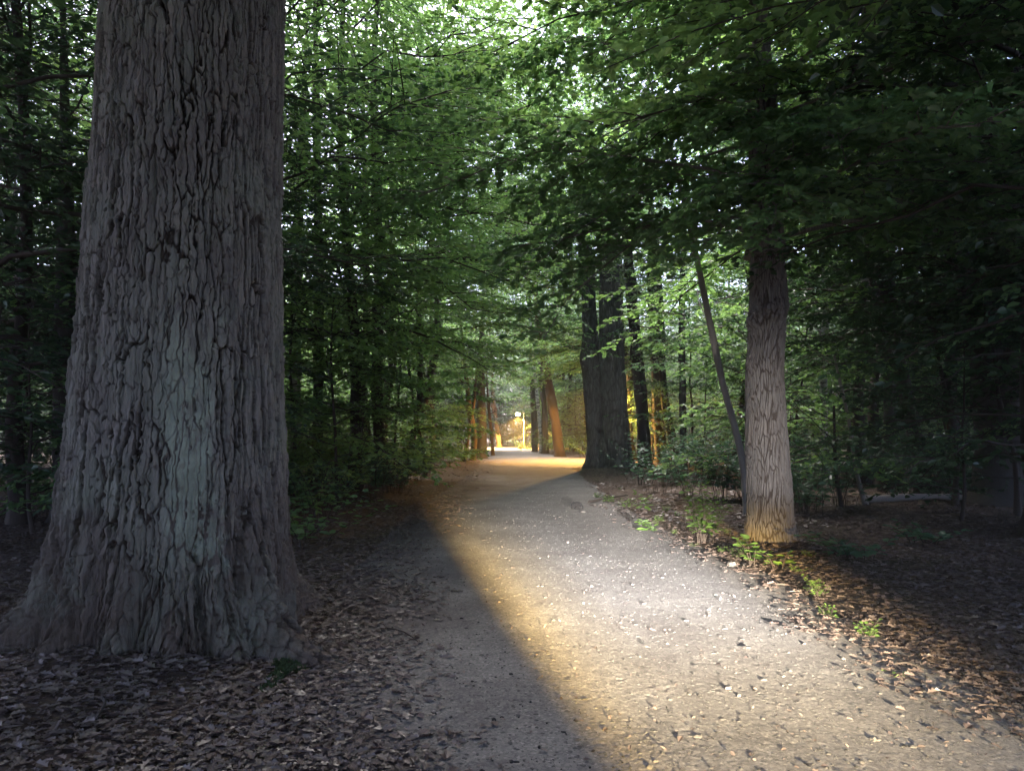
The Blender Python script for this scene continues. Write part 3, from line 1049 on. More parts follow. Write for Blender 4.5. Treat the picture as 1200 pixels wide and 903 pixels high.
# ------------------------------------------------------------------ single stems the photograph shows
def stem(name, pxs, Y, r0, r1, wm, label, cat='tree', crown=None, top=None, sides=14, n=40, fork=None, lm='leaf_mid', seed=1, twigs=3):
    P = np.array([at(px, py_, Y) for px, py_ in pxs])
    base = np.array([P[0][0], Y, gz(P[0][0], Y)])
    P = P - base
    P[0, 2] = -.08
    if top is not None:
        d_ = P[-1] - P[-2]
        d_ = d_ / np.linalg.norm(d_)
        P = np.vstack([P, P[-1] + d_ * top])
    c_ = poly(P, n)
    t_ = empty(name, base, label, cat)
    tt = np.linspace(0, 1, n)
    rad = np.maximum(r0 + (r1 - r0) * tt, .02) * (1 - .8 * sstep(.55, 1.0, tt) * (top is not None and top > 1)) * (1 + .5 * np.exp(-tt * np.ptp(c_[:, 2]) / .25))
    mb = MB()
    tube(mb, c_, rad, sides, wob=.3, seed=seed)
    R = np.random.default_rng(seed)
    for k_ in range(twigs):
        j = int(n * (.35 + .6 * R.random()))
        a_ = R.random() * 6.28
        ln = .5 + 1.3 * R.random()
        q_ = np.linspace(0, 1, 6)
        tube(mb, c_[j] + ln * np.stack([q_ * math.cos(a_), q_ * math.sin(a_), .5 * q_ + .15 * q_ ** 2], -1) + R.normal(0, .02, (6, 3)) * q_[:, None], rad[j] * .35 * (1 - .8 * q_) + .003, 5)
    if crown:
        H = c_[-1, 2]
        k0 = max(crown.get('first', H * .5), .3)
        ww, cc, _ = grow(seed=seed + 900, H=H, r0=r1, first=k0, n_limb=crown.get('n', 14), spread=crown.get('spread', 2.0), leafsize=crown.get('leaf', .095), dens=1, droop=.3, sides=5, curve=c_[2:])
        merge(mb, ww, 3)   # only its limbs: the stem itself is already there
        cc.build('crown', M[lm], t_)
    mb.build('trunk', M[wm], t_)
    taken.append((base[0], Y, 1.0))
    return t_


stem('grey_sapling', [(876, 572), (868, 530), (845, 440), (820, 320), (800, 230), (780, 160)], 13.5, .07, .045, 'pale', 'slender grey sapling leaning left just behind the burled trunk', 'sapling', dict(first=5, n=14, spread=1.9), top=2.5, seed=3)
stem('leaning_tree', [(657, 534), (650, 490), (641, 440), (633, 390), (626, 330)], 49, .34, .24, 'pine', 'reddish lamplit trunk leaning left just beyond the gravel path fork', crown=dict(first=12, n=18, spread=3.5, leaf=.12), top=8, seed=4)
stem('birch_tree', [(634, 529), (632, 490), (627, 440), (624, 400), (618, 340)], 58, .15, .11, 'birch', 'white-barked birch beside the dark trunk near the street lamp', crown=dict(first=13, n=16, spread=3.5, leaf=.12), top=8, seed=5)
stem('dark_tree', [(639, 530), (638, 480), (633, 430), (630, 380), (628, 320)], 56, .25, .18, 'beech', 'dark trunk close against the right of the white birch', crown=dict(first=13, n=14, spread=3.5, leaf=.12), top=8, seed=6)
stem('lamplit_tree', [(585, 524), (582, 500), (578, 470), (576, 430)], 80.5, .3, .22, 'pine', 'glowing orange trunk standing just left of the street lamp', crown=dict(first=7, n=20, spread=4, leaf=.13), top=12, seed=7)
stem('straight_tree', [(627, 528), (626, 490), (624, 440), (622, 380)], 62, .28, .2, 'beech', 'straight brown trunk behind the white birch', crown=dict(first=10, n=16, spread=4, leaf=.13), top=10, seed=8)
for k_, (pp, Y, r_, lb) in enumerate([
    ([(553, 540), (556, 515), (550, 480), (546, 440)], 42, .2, 'crooked yellow-lit stem at the edge of the left brush'),
    ([(563, 533), (564, 500), (563, 460), (564, 420)], 46, .34, 'thick grey trunk right of the crooked yellow-lit stem'),
    ([(578, 533), (576, 510), (573, 480), (571, 450)], 52, .14, 'thin curved stem just left of the glowing orange trunk'),
    ([(544, 538), (550, 500), (555, 470), (558, 440)], 40, .12, 'thin stem crossing behind the crooked yellow-lit stem')]):
    stem('slim_tree', pp, Y, r_, r_ * .7, 'pine' if k_ != 1 else 'beech', lb, crown=dict(first=4.5, n=14, spread=2.6, leaf=.12), top=7, seed=20 + k_)
for k_, (pp, Y, r_, lb) in enumerate([
    ([(477, 556), (484, 510), (492, 460), (491, 400), (488, 310)], 26, .13, 'dark bent sapling in front of the lamplit brush'),
    ([(500, 556), (494, 520), (488, 490), (480, 440), (474, 380)], 25, .06, 'thin dark stem leaning left beside the bent sapling'),
    ([(455, 552), (450, 520), (447, 470), (445, 400), (444, 310)], 25, .075, 'thin upright sapling left of the dark bent sapling'),
    ([(440, 552), (441, 500), (446, 440), (448, 380)], 24, .07, 'thin dark stem left of the thin upright sapling'),
    ([(412, 560), (415, 535), (418, 515), (421, 470)], 22, .05, 'short orange-lit stem behind the green leaf sprays')]):
    stem('thin_sapling', pp, Y, r_, r_ * .5, 'twig', lb, 'sapling', dict(first=4.0, n=12, spread=1.8), top=2, seed=30 + k_, sides=8)
stem('forest_tree', [(372, 560), (373, 420), (374, 290), (371, 150), (369, 0)], 22, .16, .1, 'twig', 'thin dark trunk rising just right of the great oak', crown=dict(first=9, n=18, spread=3.0, leaf=.1), top=4, lm='leaf_light', seed=41)
stem('forest_tree', [(345, 562), (347, 400), (350, 260), (356, 120)], 25, .2, .13, 'pale', 'pale trunk half hidden behind the right flank of the oak', crown=dict(first=10, n=18, spread=3.0, leaf=.1), top=6, lm='leaf_light', seed=42)
stem('forest_tree', [(82, 585), (80, 480), (80, 380), (78, 260)], 12.5, .24, .18, 'beech', 'black trunk in the dark just left of the great oak', crown=dict(first=5.2, n=18, spread=3.4, leaf=.1), top=6, lm='leaf_shaded', seed=43)
stem('forest_tree', [(26, 575), (22, 480), (24, 400), (20, 280)], 15, .07, .05, 'pale', 'thin pale stem at the dark left margin of the wood', crown=dict(first=5.0, n=14, spread=2.2, leaf=.1), top=4, lm='leaf_mid', seed=44)
stem('forest_tree', [(1168, 585), (1170, 520), (1166, 440), (1150, 380), (1120, 300)], 15.5, .5, .34, 'beech', 'thick black leaning trunk in the dark behind the fallen log', crown=dict(first=3.6, n=26, spread=4.2, leaf=.1), top=7, lm='leaf_shaded', seed=45)
stem('forest_tree', [(1044, 560), (1042, 420), (1040, 260), (1030, 180), (1010, 100)], 20, .17, .12, 'beech', 'dark forked tree beyond the fallen log, right of the burled trunk', crown=dict(first=5.5, n=22, spread=3.6, leaf=.1), top=6, lm='leaf_shaded', seed=46, twigs=7)
stem('forest_tree', [(966, 552), (965, 440), (967, 350), (965, 240)], 24, .13, .1, 'birch', 'slim white trunk glimpsed right of the burled trunk', crown=dict(first=8, n=14, spread=3.0, leaf=.1), top=6, lm='leaf_shaded', seed=47)
stem('forest_tree', [(757, 552), (752, 480), (745, 400), (738, 320), (732, 240)], 33, .3, .22, 'twig', 'slanting grey trunk just right of the twin beech', crown=dict(first=9, n=16, spread=3.4, leaf=.11), top=8, seed=48)
stem('forest_tree', [(776, 552), (772, 480), (768, 400), (764, 320), (762, 220)], 38, .34, .24, 'beech', 'upright trunk second to the right of the twin beech', crown=dict(first=9, n=16, spread=3.4, leaf=.11), top=8, seed=49)
stem('forest_tree', [(801, 556), (800, 470), (799, 380), (800, 300)], 30, .16, .12, 'beech', 'straight dark trunk left of the leaning grey sapling', crown=dict(first=6, n=16, spread=3.0, leaf=.11), top=6, seed=50)
stem('dead_sapling', [(1016, 600), (1008, 570), (1001, 540), (996, 500), (985, 450)], 15.0, .05, .03, 'pale', 'bare grey stem rising at the near end of the fallen log', 'sapling', top=.6, seed=51, sides=8)
stem('dead_sapling', [(987, 600), (983, 575), (979, 550), (978, 510)], 14.5, .045, .025, 'twig', 'short dark stem left of the bare grey stem', 'sapling', top=.6, seed=52, sides=8)

# ---- trees whose long lower limbs reach over the path
for nm, loc, lm, lb, kw in [
    ('woodland_tree', (7.9, 10.8), 'leaf_light', 'tree reaching long leafy limbs left over the lit path', dict(seed=501, H=16, r0=.24, first=5.6, n_limb=28, spread=8.4, leafsize=.11, dens=1.3, az=(PI, 2.2), droop=.3, low_up=.2, tmpl=BROAD, limb_r=.25)),
    ('woodland_tree', (-6.2, 18.5), 'leaf_light', 'light green tree reaching long limbs right over the path', dict(seed=502, H=20, r0=.22, first=4.8, n_limb=36, spread=7.4, leafsize=.115, dens=.8, az=(0.1, 2.4), droop=.3, low_up=.2, limb_r=.22)),
    ('woodland_tree', (8.2, 36.0), 'leaf_light', 'green tree beyond the twin beech reaching limbs over the path', dict(seed=503, H=18, r0=.24, first=4.6, n_limb=34, spread=7.0, leafsize=.12, dens=.8, az=(PI, 2.4), droop=.32, low_up=.2, limb_r=.22)),
    ('woodland_tree', (-5.4, 31.0), 'leaf_mid', 'green tree behind the bent sapling reaching limbs over the path', dict(seed=504, H=18, r0=.24, first=4.6, n_limb=34, spread=7.0, leafsize=.12, dens=.8, az=(0, 2.4), droop=.32, low_up=.2, limb_r=.22)),
    ('woodland_tree', (6.8, 41.0), 'leaf_light', 'light green tree behind the twin beech reaching limbs over the fork', dict(seed=505, H=20, r0=.26, first=5.0, n_limb=36, spread=7.6, leafsize=.13, dens=1.05, az=(PI, 2.4), droop=.32, low_up=.2, limb_r=.22))]:
    tree(nm, (loc[0], loc[1], gz(*loc)), lb, 'tree', None, M['twig'], M[lm], **kw)
    taken.append((loc[0], loc[1], 1.2))

nl = 0
while nl < 26:
    y = 14.5 + 22 * R2.random()
    l, r = edges(y)
    x = l - 1.1 - R2.random() * .3 * y
    if not free(x, y, .75):
        continue
    taken.append((x, y, .5))
    place('und', 2, 'leaf_light', (x, y), R2.random() * 6.28, .4 + .35 * R2.random(), 'low bushy light green sapling along the left edge of the path', 'bushy_sapling', 'bushy saplings along the left path edge', 'sapling')
    nl += 1

# ---- overhanging foliage near the camera: trees standing just outside the frame on either side, then unseen trees added for shade
for k_, (x, y, i, lm, sc, rz, lb) in enumerate([
    (-7.2, 9.5, 2, 'leaf_shaded', 1.0, 1.0, 'leafy tree with low hanging branches behind the left of the oak'),
    (-10.5, 13, 0, 'leaf_shaded', 1.0, 2.0, 'dark leafy tree deep left of the great oak'),
    (-9.6, 6.5, 3, 'leaf_shaded', 1.0, 2.7, 'dark leafy tree just outside the view on the near left'),
    (-13.5, 17.5, 1, 'leaf_shaded', 1.0, .7, 'tall dark tree far left beyond the oak'),
    (-8.2, 12.2, 2, 'leaf_shaded', .9, 3.7, 'low dark tree close behind the left flank of the oak'),
    (8.0, 7.6, 2, 'leaf_shaded', 1.05, .5, 'dark leafy tree just outside the view on the near right'),
    (11.6, 10.6, 0, 'leaf_shaded', 1.0, 3.1, 'dark spreading tree right of the burled trunk'),
    (12.5, 14.5, 2, 'leaf_shaded', 1.1, 4.1, 'dark leafy tree over the far end of the fallen log'),
    (10.2, 18.0, 1, 'leaf_shaded', .9, 5.1, 'tall dark tree far behind the burled trunk'),
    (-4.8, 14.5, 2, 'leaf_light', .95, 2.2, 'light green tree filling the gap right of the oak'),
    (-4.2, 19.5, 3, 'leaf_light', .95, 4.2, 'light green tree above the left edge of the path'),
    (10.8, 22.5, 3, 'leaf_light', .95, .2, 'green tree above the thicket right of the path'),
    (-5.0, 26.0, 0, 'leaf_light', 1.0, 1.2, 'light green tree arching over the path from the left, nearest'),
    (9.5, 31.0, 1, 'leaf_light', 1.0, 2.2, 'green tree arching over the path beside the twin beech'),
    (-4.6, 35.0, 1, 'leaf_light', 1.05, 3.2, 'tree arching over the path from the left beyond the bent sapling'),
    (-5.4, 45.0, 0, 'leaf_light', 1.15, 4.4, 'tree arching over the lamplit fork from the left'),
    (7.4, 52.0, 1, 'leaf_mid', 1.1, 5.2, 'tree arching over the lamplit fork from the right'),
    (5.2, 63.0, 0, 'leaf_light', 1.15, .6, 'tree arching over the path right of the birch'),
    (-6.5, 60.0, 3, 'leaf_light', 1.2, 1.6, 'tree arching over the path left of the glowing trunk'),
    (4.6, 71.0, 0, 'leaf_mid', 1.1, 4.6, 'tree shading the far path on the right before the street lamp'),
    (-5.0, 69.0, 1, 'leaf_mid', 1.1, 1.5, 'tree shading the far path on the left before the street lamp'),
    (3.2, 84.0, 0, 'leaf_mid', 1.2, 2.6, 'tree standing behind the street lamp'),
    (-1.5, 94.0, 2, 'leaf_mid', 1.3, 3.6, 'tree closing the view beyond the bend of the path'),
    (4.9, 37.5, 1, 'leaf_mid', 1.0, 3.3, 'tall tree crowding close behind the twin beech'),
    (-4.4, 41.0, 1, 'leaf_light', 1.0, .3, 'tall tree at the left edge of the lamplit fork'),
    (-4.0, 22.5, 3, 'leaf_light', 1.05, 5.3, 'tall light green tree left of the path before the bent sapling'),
    (-5.5, -3.5, 0, 'leaf_mid', 1.0, .9, 'unseen leafy tree added for shade behind the viewpoint on the left'),  # trees from here on added out of view to shade path and oak
    (6.0, -2.5, 3, 'leaf_shaded', 1.0, 1.9, 'unseen dark leafy tree added for shade behind the viewpoint on the right'),
    (-7.5, 3.0, 1, 'leaf_mid', 1.0, 2.9, 'unseen tall tree added for shade beside the viewpoint left of the oak'),
    (6.2, 2.8, 1, 'leaf_shaded', 1.0, 3.9, 'unseen tall dark tree added for shade beside the viewpoint on the right'),
    (-3.0, -3.4, 0, 'leaf_shaded', 1.15, .7, 'unseen dark spreading tree added for shade overhead at the left of the viewpoint'),
    (4.9, -.8, 3, 'leaf_shaded', 1.15, 2.4, 'unseen dark spreading tree added for shade overhead at the right of the viewpoint'),
    (4.9, -6.2, 1, 'leaf_shaded', 1.0, .2, 'unseen tall dark tree added for shade close behind the viewpoint on the right'),
    (-4.2, -1.6, 1, 'leaf_mid', 1.0, 1.1, 'unseen tall tree added for shade close behind the viewpoint on the left'),
    (-2.9, -7.5, 3, 'leaf_mid', 1.0, 2.1, 'unseen leafy tree added for shade at the path edge behind the viewpoint'),
    (-4.0, -10.0, 2, 'leaf_mid', 1.1, 4.9, 'unseen leafy tree added for shade far behind the viewpoint on the left'),
    (6.5, -9.0, 0, 'leaf_mid', 1.0, 5.5, 'unseen leafy tree added for shade far behind the viewpoint on the right')]):
    place('big', i, lm, (x, y), rz, sc, lb, 'woodland_tree')


# ------------------------------------------------------------------ shrubs, seedlings and herbs
def shrub(seed, H, n_stem, leaf, spread, lm, tmpl=BROAD, per=9, pair=True, lean=.5, stem_r=.006):
    R = np.random.default_rng(seed)
    st, cr = MB(), MB()
    P, D, Nn, Sz = [], [], [], []
    for i in range(n_stem):
        a = R.random() * 6.28
        b = np.array([math.cos(a), math.sin(a), 0]) * spread * .25 * R.random()
        h = H * (.55 + .5 * R.random())
        out_ = np.array([math.cos(a + R.normal(0, .4)), math.sin(a + R.normal(0, .4)), 0]) * spread * lean * (.3 + .9 * R.random())
        q = np.linspace(0, 1, 7)
        pts = b + q[:, None] ** 1.4 * out_ + np.stack([0 * q, 0 * q, h * (q - .12 * q ** 3)], -1)
        pts[0, 2] -= .05
        tube(st, pts, stem_r * (1 - .7 * q), 5)
        for k in range(per):
            f = .22 + .78 * (k + .5) / per
            p_ = np.array([np.interp(f, q, pts[:, c]) for c in range(3)])
            ang = k * 1.57 + R.normal(0, .3)
            for s_ in ((0, PI) if pair else (0,)):
                d_ = np.array([math.cos(ang + s_), math.sin(ang + s_), R.normal(.1, .2)])
                P.append(p_ + d_ * .02); D.append(d_); Nn.append(np.array([0, 0, 1]) + .35 * d_ * -1 + R.normal(0, .25, 3))
                Sz.append(leaf * (.6 + .5 * R.random()) * (1.15 - .5 * f))
        P.append(pts[-1]); D.append(nrm(out_ + [0, 0, .05])); Nn.append(np.array([0, 0, 1.])); Sz.append(leaf * .7)
    leaves(cr, P, D, Nn, Sz, tmpl)
    return st, cr


def put_shrub(name, loc, label, cat, group=None, lm='leaf_shrub', **kw):
    st, cr = shrub(lm=lm, **kw)
    t_ = empty(name, (loc[0], loc[1], gz(loc[0], loc[1])), label, cat, group)
    st.build('stem', M['twig'], t_)
    cr.build('foliage', M[lm], t_)
    return t_


put_shrub('nettle_plant', gnd(824, 636), 'tall bright nettle clump catching the beam left of the burled trunk', 'plant', lm='leaf_herb', seed=71, H=.95, n_stem=15, leaf=.12, spread=.55, tmpl=LEAF, per=11)
put_shrub('seedling', gnd(884, 664), 'lone seedling in front of the burled trunk', 'plant', lm='leaf_herb', seed=72, H=.38, n_stem=3, leaf=.14, spread=.3, per=4)
put_shrub('seedling', gnd(912, 668), 'small bright seedling with three leaves right of the lone seedling', 'plant', lm='leaf_herb', seed=73, H=.3, n_stem=3, leaf=.13, spread=.32, per=3)
put_shrub('seedling', gnd(752, 600), 'small seedling on the verge left of the nettle clump', 'plant', lm='leaf_herb', seed=74, H=.4, n_stem=3, leaf=.16, spread=.3, per=3)
put_shrub('seedling', gnd(757, 622), 'low pale green seedling at the path edge', 'plant', lm='leaf_herb', seed=75, H=.22, n_stem=4, leaf=.15, spread=.3, per=3)
put_shrub('seedling', gnd(1035, 790), 'small green sprout in the litter at the right path edge', 'plant', lm='leaf_herb', seed=76, H=.08, n_stem=5, leaf=.06, spread=.16, per=3)
put_shrub('seedling', gnd(1005, 655), 'dull green seedling patch right of the burled trunk', 'plant', seed=77, H=.35, n_stem=7, leaf=.17, spread=.9, per=4)
put_shrub('seedling', gnd(1090, 640), 'dim fern-like seedling in the litter before the log', 'plant', seed=78, H=.3, n_stem=6, leaf=.16, spread=1.0, per=4)
shr = [(775, 580, 1.7, 81, 'dark broad-leaved bush right of the twin beech'), (750, 570, 1.5, 82, 'lower dark bush at the foot of the twin beech'),
       (806, 586, 1.9, 83, 'dark bush behind the nettle clump'), (848, 590, 1.7, 84, 'dark bush against the left of the burled trunk'),
       (948, 604, 1.5, 85, 'dark bush against the right of the burled trunk'), (985, 598, 1.9, 86, 'taller dark bush behind the bare grey stem'),
       (1060, 584, 1.9, 87, 'dark bush behind the fallen log'), (1130, 586, 2.0, 88, 'dark bush left of the thick black trunk'), (1195, 588, 2.0, 89, 'dark bush right of the thick black trunk'),
       (372, 612, 1.2, 90, 'green sprays low beside the right root of the oak'), (396, 590, 1.5, 91, 'bright green leaf sprays right of the oak'), (352, 640, .9, 92, 'low dark sprays tucked behind the oak'),
       (440, 572, 1.2, 93, 'low bush behind the orange-lit stem'), (40, 610, 1.4, 94, 'dark bush left of the great oak'), (345, 585, 2.0, 95, 'tall sprays close behind the oak'), (420, 580, 1.6, 96, 'green bush right of the bright leaf sprays')]
for px, py_, H, sd, lb in shr:
    p_ = gnd(px, py_)
    put_shrub('shrub', p_, lb, 'bush', lm='leaf_light' if sd in (91, 95, 96) else ('leaf_shrub' if sd < 90 else 'leaf_mid'), seed=sd, H=H, n_stem=16, leaf=.15, spread=1.5, per=8, lean=.6)
R6 = np.random.default_rng(66)
w0 = []
for nb, (px, py_) in enumerate([(700, 583), (716, 588), (735, 596), (742, 606), (770, 612), (790, 626), (808, 640), (846, 648), (864, 655), (935, 672), (950, 690), (965, 700), (982, 722), (870, 640), (780, 600), (798, 606), (722, 574), (850, 628), (945, 655), (1010, 745)]):
    p_ = gnd(px + R6.normal(0, 4), py_)
    if len(w0) < 3:
        w0.append(put_shrub('weed', p_, 'low ragged weed on the right verge of the lit path', 'plant', 'weeds along the right verge', lm='leaf_herb', seed=160 + nb, H=.16 + .05 * nb, n_stem=6 + nb, leaf=.075, spread=.3, per=4, tmpl=(LEAF, BROAD, LOBED)[nb]))
    else:
        copy_tree(w0[nb % 3], (p_[0], p_[1], gz(p_[0], p_[1])), R6.random() * 6.28, .3 + .4 * R6.random(), 'low ragged weed on the right verge of the lit path', 'weeds along the right verge')
R5 = np.random.default_rng(55)
b0 = None
nb = 0
while nb < 46:
    right_ = nb < 28
    y = 13.5 + 12 * R5.random()
    x = 4.6 + R5.random() * (.75 * y - 3) if right_ else -2.9 - R5.random() * (.3 * y)
    if not free(x, y, .7) or (y < 16.6 and x > 6.5):
        continue
    taken.append((x, y, .5))
    sd = 'right of the burled trunk' if right_ else 'between the oak and the path'
    gp = 'bushes in the undergrowth ' + sd
    lb = 'leafy low bush in the undergrowth ' + sd
    k_ = nb % 3
    if b0 is None:
        b0 = []
    if len(b0) < 3:
        b0.append(put_shrub('shrub', (x, y), lb, 'bush', gp, lm='leaf_shrub', seed=120 + nb, H=1.5 + .3 * nb, n_stem=20, leaf=.15, spread=1.7, per=9, lean=.6))
    else:
        copy_tree(b0[k_], (x, y, gz(x, y)), R5.random() * 6.28, .7 + .5 * R5.random(), lb, gp)
    nb += 1
# lamplit bushes
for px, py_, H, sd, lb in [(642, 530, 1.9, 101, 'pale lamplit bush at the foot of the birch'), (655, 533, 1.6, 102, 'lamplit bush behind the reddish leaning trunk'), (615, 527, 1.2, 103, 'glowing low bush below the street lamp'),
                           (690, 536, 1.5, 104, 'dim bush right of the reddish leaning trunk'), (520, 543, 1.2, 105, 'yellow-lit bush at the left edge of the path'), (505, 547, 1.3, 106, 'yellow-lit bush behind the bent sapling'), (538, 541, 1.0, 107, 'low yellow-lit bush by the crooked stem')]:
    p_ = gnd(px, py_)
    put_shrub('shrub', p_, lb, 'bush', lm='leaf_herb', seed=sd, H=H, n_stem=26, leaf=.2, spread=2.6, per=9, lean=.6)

# ------------------------------------------------------------------ fallen wood and stones
def log(name, pts, r0, r1, label, cat, wm, seed, sides=10):
    pts = np.asarray(pts, float)
    b = pts[0].copy()
    t_ = MB()
    c_ = poly(pts - b, 24)
    tube(t_, c_, np.linspace(r0, r1, 24), sides, wob=.35, seed=seed)
    o = t_.build(name, M[wm])
    o.location = tuple(b)
    return tag(o, label, cat)


a_, b_ = gnd(1015, 594), gnd(1260, 592)
a_[2], b_[2] = gz(a_[0], a_[1]) + .09, gz(b_[0], b_[1]) + .12
log('fallen_log', [a_, a_ * .66 + b_ * .34 + [0, .2, .03], a_ * .33 + b_ * .67 + [0, -.12, -.02], b_], .075, .045, 'long pale fallen log lying across the dark right side', 'log', 'pale', 5)
for k_, (p0, p1, r_, lb) in enumerate([
    ((452, 738), (492, 756), .007, 'thin curved stick beside the tip of the oak root'), ((455, 690), (470, 700), .006, 'short stick at the left edge of the path'),
    ((1048, 781), (1082, 787), .007, 'reddish stick in the litter on the right path edge'), ((120, 838), (112, 860), .008, 'short crooked stick in the leaves left of the oak root'),
    ((900, 655), (955, 648), .012, 'dead branch in front of the burled trunk'), ((690, 590), (735, 583), .03, 'dark broken branch on the verge below the twin beech')]):
    a_, b_ = gnd(*p0), gnd(*p1)
    a_[2], b_[2] = max(gz(*a_[:2]), 0) + r_ + .012, max(gz(*b_[:2]), 0) + r_ + .012
    log('fallen_stick', [a_, (a_ + b_) / 2 + [.01, .03, .015], b_], r_, r_ * .6, lb, 'stick', 'twig', 60 + k_, 6)


def stone(px, py_, s_, label, mt, seed):
    p_ = gnd(px, py_)
    R = np.random.default_rng(seed)
    th, ph = np.meshgrid(np.linspace(0, 2 * PI, 18, endpoint=False), np.linspace(0, PI, 12))
    v_ = np.stack([np.sin(ph) * np.cos(th), np.sin(ph) * np.sin(th), np.cos(ph)], -1)
    k_ = 1 + .75 * fbm(v_[..., 0] * 2.2 + seed, v_[..., 1] * 2.2, v_[..., 2] * 2.2, 3, seed)
    v_ = v_ * k_[..., None] * np.array(s_)
    mb = MB()
    mb.add(v_, grid_faces(12, 18, True), smooth=False)
    o = mb.build('stone', M[mt])
    o.location = (p_[0], p_[1], max(gz(p_[0], p_[1]), 0.0) + s_[2] * .5)
    return tag(o, label, 'stone')


stone(675, 597, (.13, .1, .1), 'dark lump of stone at the right edge of the path', 'darkstone', 1)
stone(683, 601, (.05, .04, .03), 'small pale stone beside the dark lump', 'stone', 2)
stone(1025, 870, (.028, .022, .018), 'pale pebble casting a shadow low on the lit path', 'stone', 3)
stone(712, 778, (.03, .022, .014), 'flat pale pebble near the left edge of the beam', 'stone', 4)
stone(858, 664, (.05, .04, .035), 'small pale stone on the verge left of the seedlings', 'stone', 5)

# ------------------------------------------------------------------ street lamps
LAMP_C = (1.0, .5, .1)


def street_lamp(px, py_head, Y, label, side=-1, H=None):
    hd = at(px, py_head, Y)
    base = np.array([hd[0] - side * .62, Y, gz(hd[0] - side * .62, Y)])
    H = hd[2] - base[2]
    t_ = empty('street_lamp', base, label, 'street lamp', 'street lamps along the path')
    mb = MB()
    tube(mb, [[0, 0, -.1], [0, 0, .8], [0, 0, .82], [0, 0, H + .15]], [.085, .085, .055, .045], 12)
    mb.build('pole', M['pole'], t_)
    mb = MB()
    tube(mb, poly([[0, 0, H + .05], [side * .3, 0, H + .28], [side * .62, 0, H + .22]], 10), np.full(10, .025), 8)
    mb.build('arm', M['pole'], t_)
    # hood (a shallow cone) and globe
    mb = MB()
    th = np.arange(20) / 20 * 2 * PI
    prof = [(.03, .26), (.1, .22), (.26, .12), (.27, .10), (.24, .11), (.05, .2)]
    V = np.array([[side * .62 + r_ * math.cos(t2), r_ * math.sin(t2), H + z_] for r_, z_ in prof for t2 in th])
    mb.add(V, grid_faces(len(prof), 20, True))
    hood = mb.build('lamp_hood', M['pole'], t_)
    mb = MB()
    ths, phs = np.meshgrid(np.linspace(0, 2 * PI, 16, endpoint=False), np.linspace(0, PI, 10))
    v_ = np.stack([np.sin(phs) * np.cos(ths) * .24 + side * .62, np.sin(phs) * np.sin(ths) * .24, np.cos(phs) * .2 + H], -1)
    mb.add(v_, grid_faces(10, 16, True))
    gl = mb.build('lamp_globe', M['globe'], hood)
    gl.visible_shadow = True
    return t_, np.array([hd[0], Y, hd[2]])


def lamp_light(pos, energy, cone):
    L_ = bpy.data.lights.new('lamp_light', 'SPOT')
    L_.energy = energy
    L_.color = LAMP_C
    L_.spot_size = math.radians(cone)
    L_.spot_blend = 0.06
    L_.shadow_soft_size = .12
    o = bpy.data.objects.new('lamp_light', L_)
    COL.objects.link(o)
    o.location = (pos[0], pos[1], pos[2] - .3)
    return o


_, lp = street_lamp(607, 485, 76, 'glowing orange street lamp at the far end of the path')
lamp_light(lp, 7000, 140)
_, lp2 = street_lamp(709, 448, 40.5, 'street lamp hidden behind the twin-trunked beech', side=-1)
lamp_light(lp2, 1200, 124)
lamp_light(lp2, 1100, 172)
# ------------------------------------------------------------------ bicycle headlight behind the camera: the white beam on the path
BL = bpy.data.lights.new('headlight_beam', 'SPOT')
BL.energy = 1.0
BL.spot_size = math.radians(75)
BL.spot_blend = 0.3
BL.shadow_soft_size = 0.025
BL.use_nodes = True
nt = BL.node_tree
nt.nodes.clear()
lo = nt.nodes.new('ShaderNodeOutputLight')
em = nt.nodes.new('ShaderNodeEmission')
tc = nt.nodes.new('ShaderNodeTexCoord')
sp_ = nt.nodes.new('ShaderNodeSeparateXYZ')
nt.links.new(tc.outputs['Normal'], sp_.inputs[0])


def mth(op, a, b=None, c=None):
    n_ = nt.nodes.new('ShaderNodeMath')
    n_.operation = op
    for i_, v_ in enumerate((a, b, c)):
        if v_ is None:
            continue
        if isinstance(v_, (int, float)):
            n_.inputs[i_].default_value = v_
        else:
            nt.links.new(v_, n_.inputs[i_])
    return n_.outputs[0]


def smooth(x, a, b):
    n_ = nt.nodes.new('ShaderNodeMapRange')
    n_.interpolation_type = 'SMOOTHSTEP'
    nt.links.new(x, n_.inputs['Value'])
    n_.inputs['From Min'].default_value, n_.inputs['From Max'].default_value = a, b
    return n_.outputs['Result']


az_ = mth('ABSOLUTE', sp_.outputs[2])
A = mth('DIVIDE', sp_.outputs[0], az_)      # sideways slope, right positive
E = mth('DIVIDE', sp_.outputs[1], az_)      # upward slope
BEAM_SIGN = 1.0
A = mth('MULTIPLY', A, BEAM_SIGN)
E = mth('MULTIPLY', E, BEAM_SIGN)
left = smooth(A, -.125, -.08)
right = mth('SUBTRACT', 1.0, smooth(A, .05, .25))
lowe = smooth(E, -.105, .012)
upp = mth('SUBTRACT', 1.0, smooth(E, -.02, .052))
core = mth('MULTIPLY', mth('MULTIPLY', left, right), mth('MULTIPLY', mth('POWER', lowe, 2.5), upp))
spill = mth('MULTIPLY', mth('MULTIPLY', smooth(A, -.1, .16), mth('SUBTRACT', 1.0, smooth(A, .2, .32))), mth('MULTIPLY', smooth(E, .0, .07), mth('SUBTRACT', 1.0, smooth(E, .1, .26))))
tot = mth('ADD', core, mth('MULTIPLY', spill, .035))
tint = mth('MULTIPLY', mth('MULTIPLY', smooth(A, -.12, -.055), mth('SUBTRACT', 1.0, smooth(A, .17, .26))), smooth(E, -.17, -.03))
tint = mth('MAXIMUM', tint, mth('MULTIPLY', smooth(E, .02, .05), smooth(A, -.05, .1)))
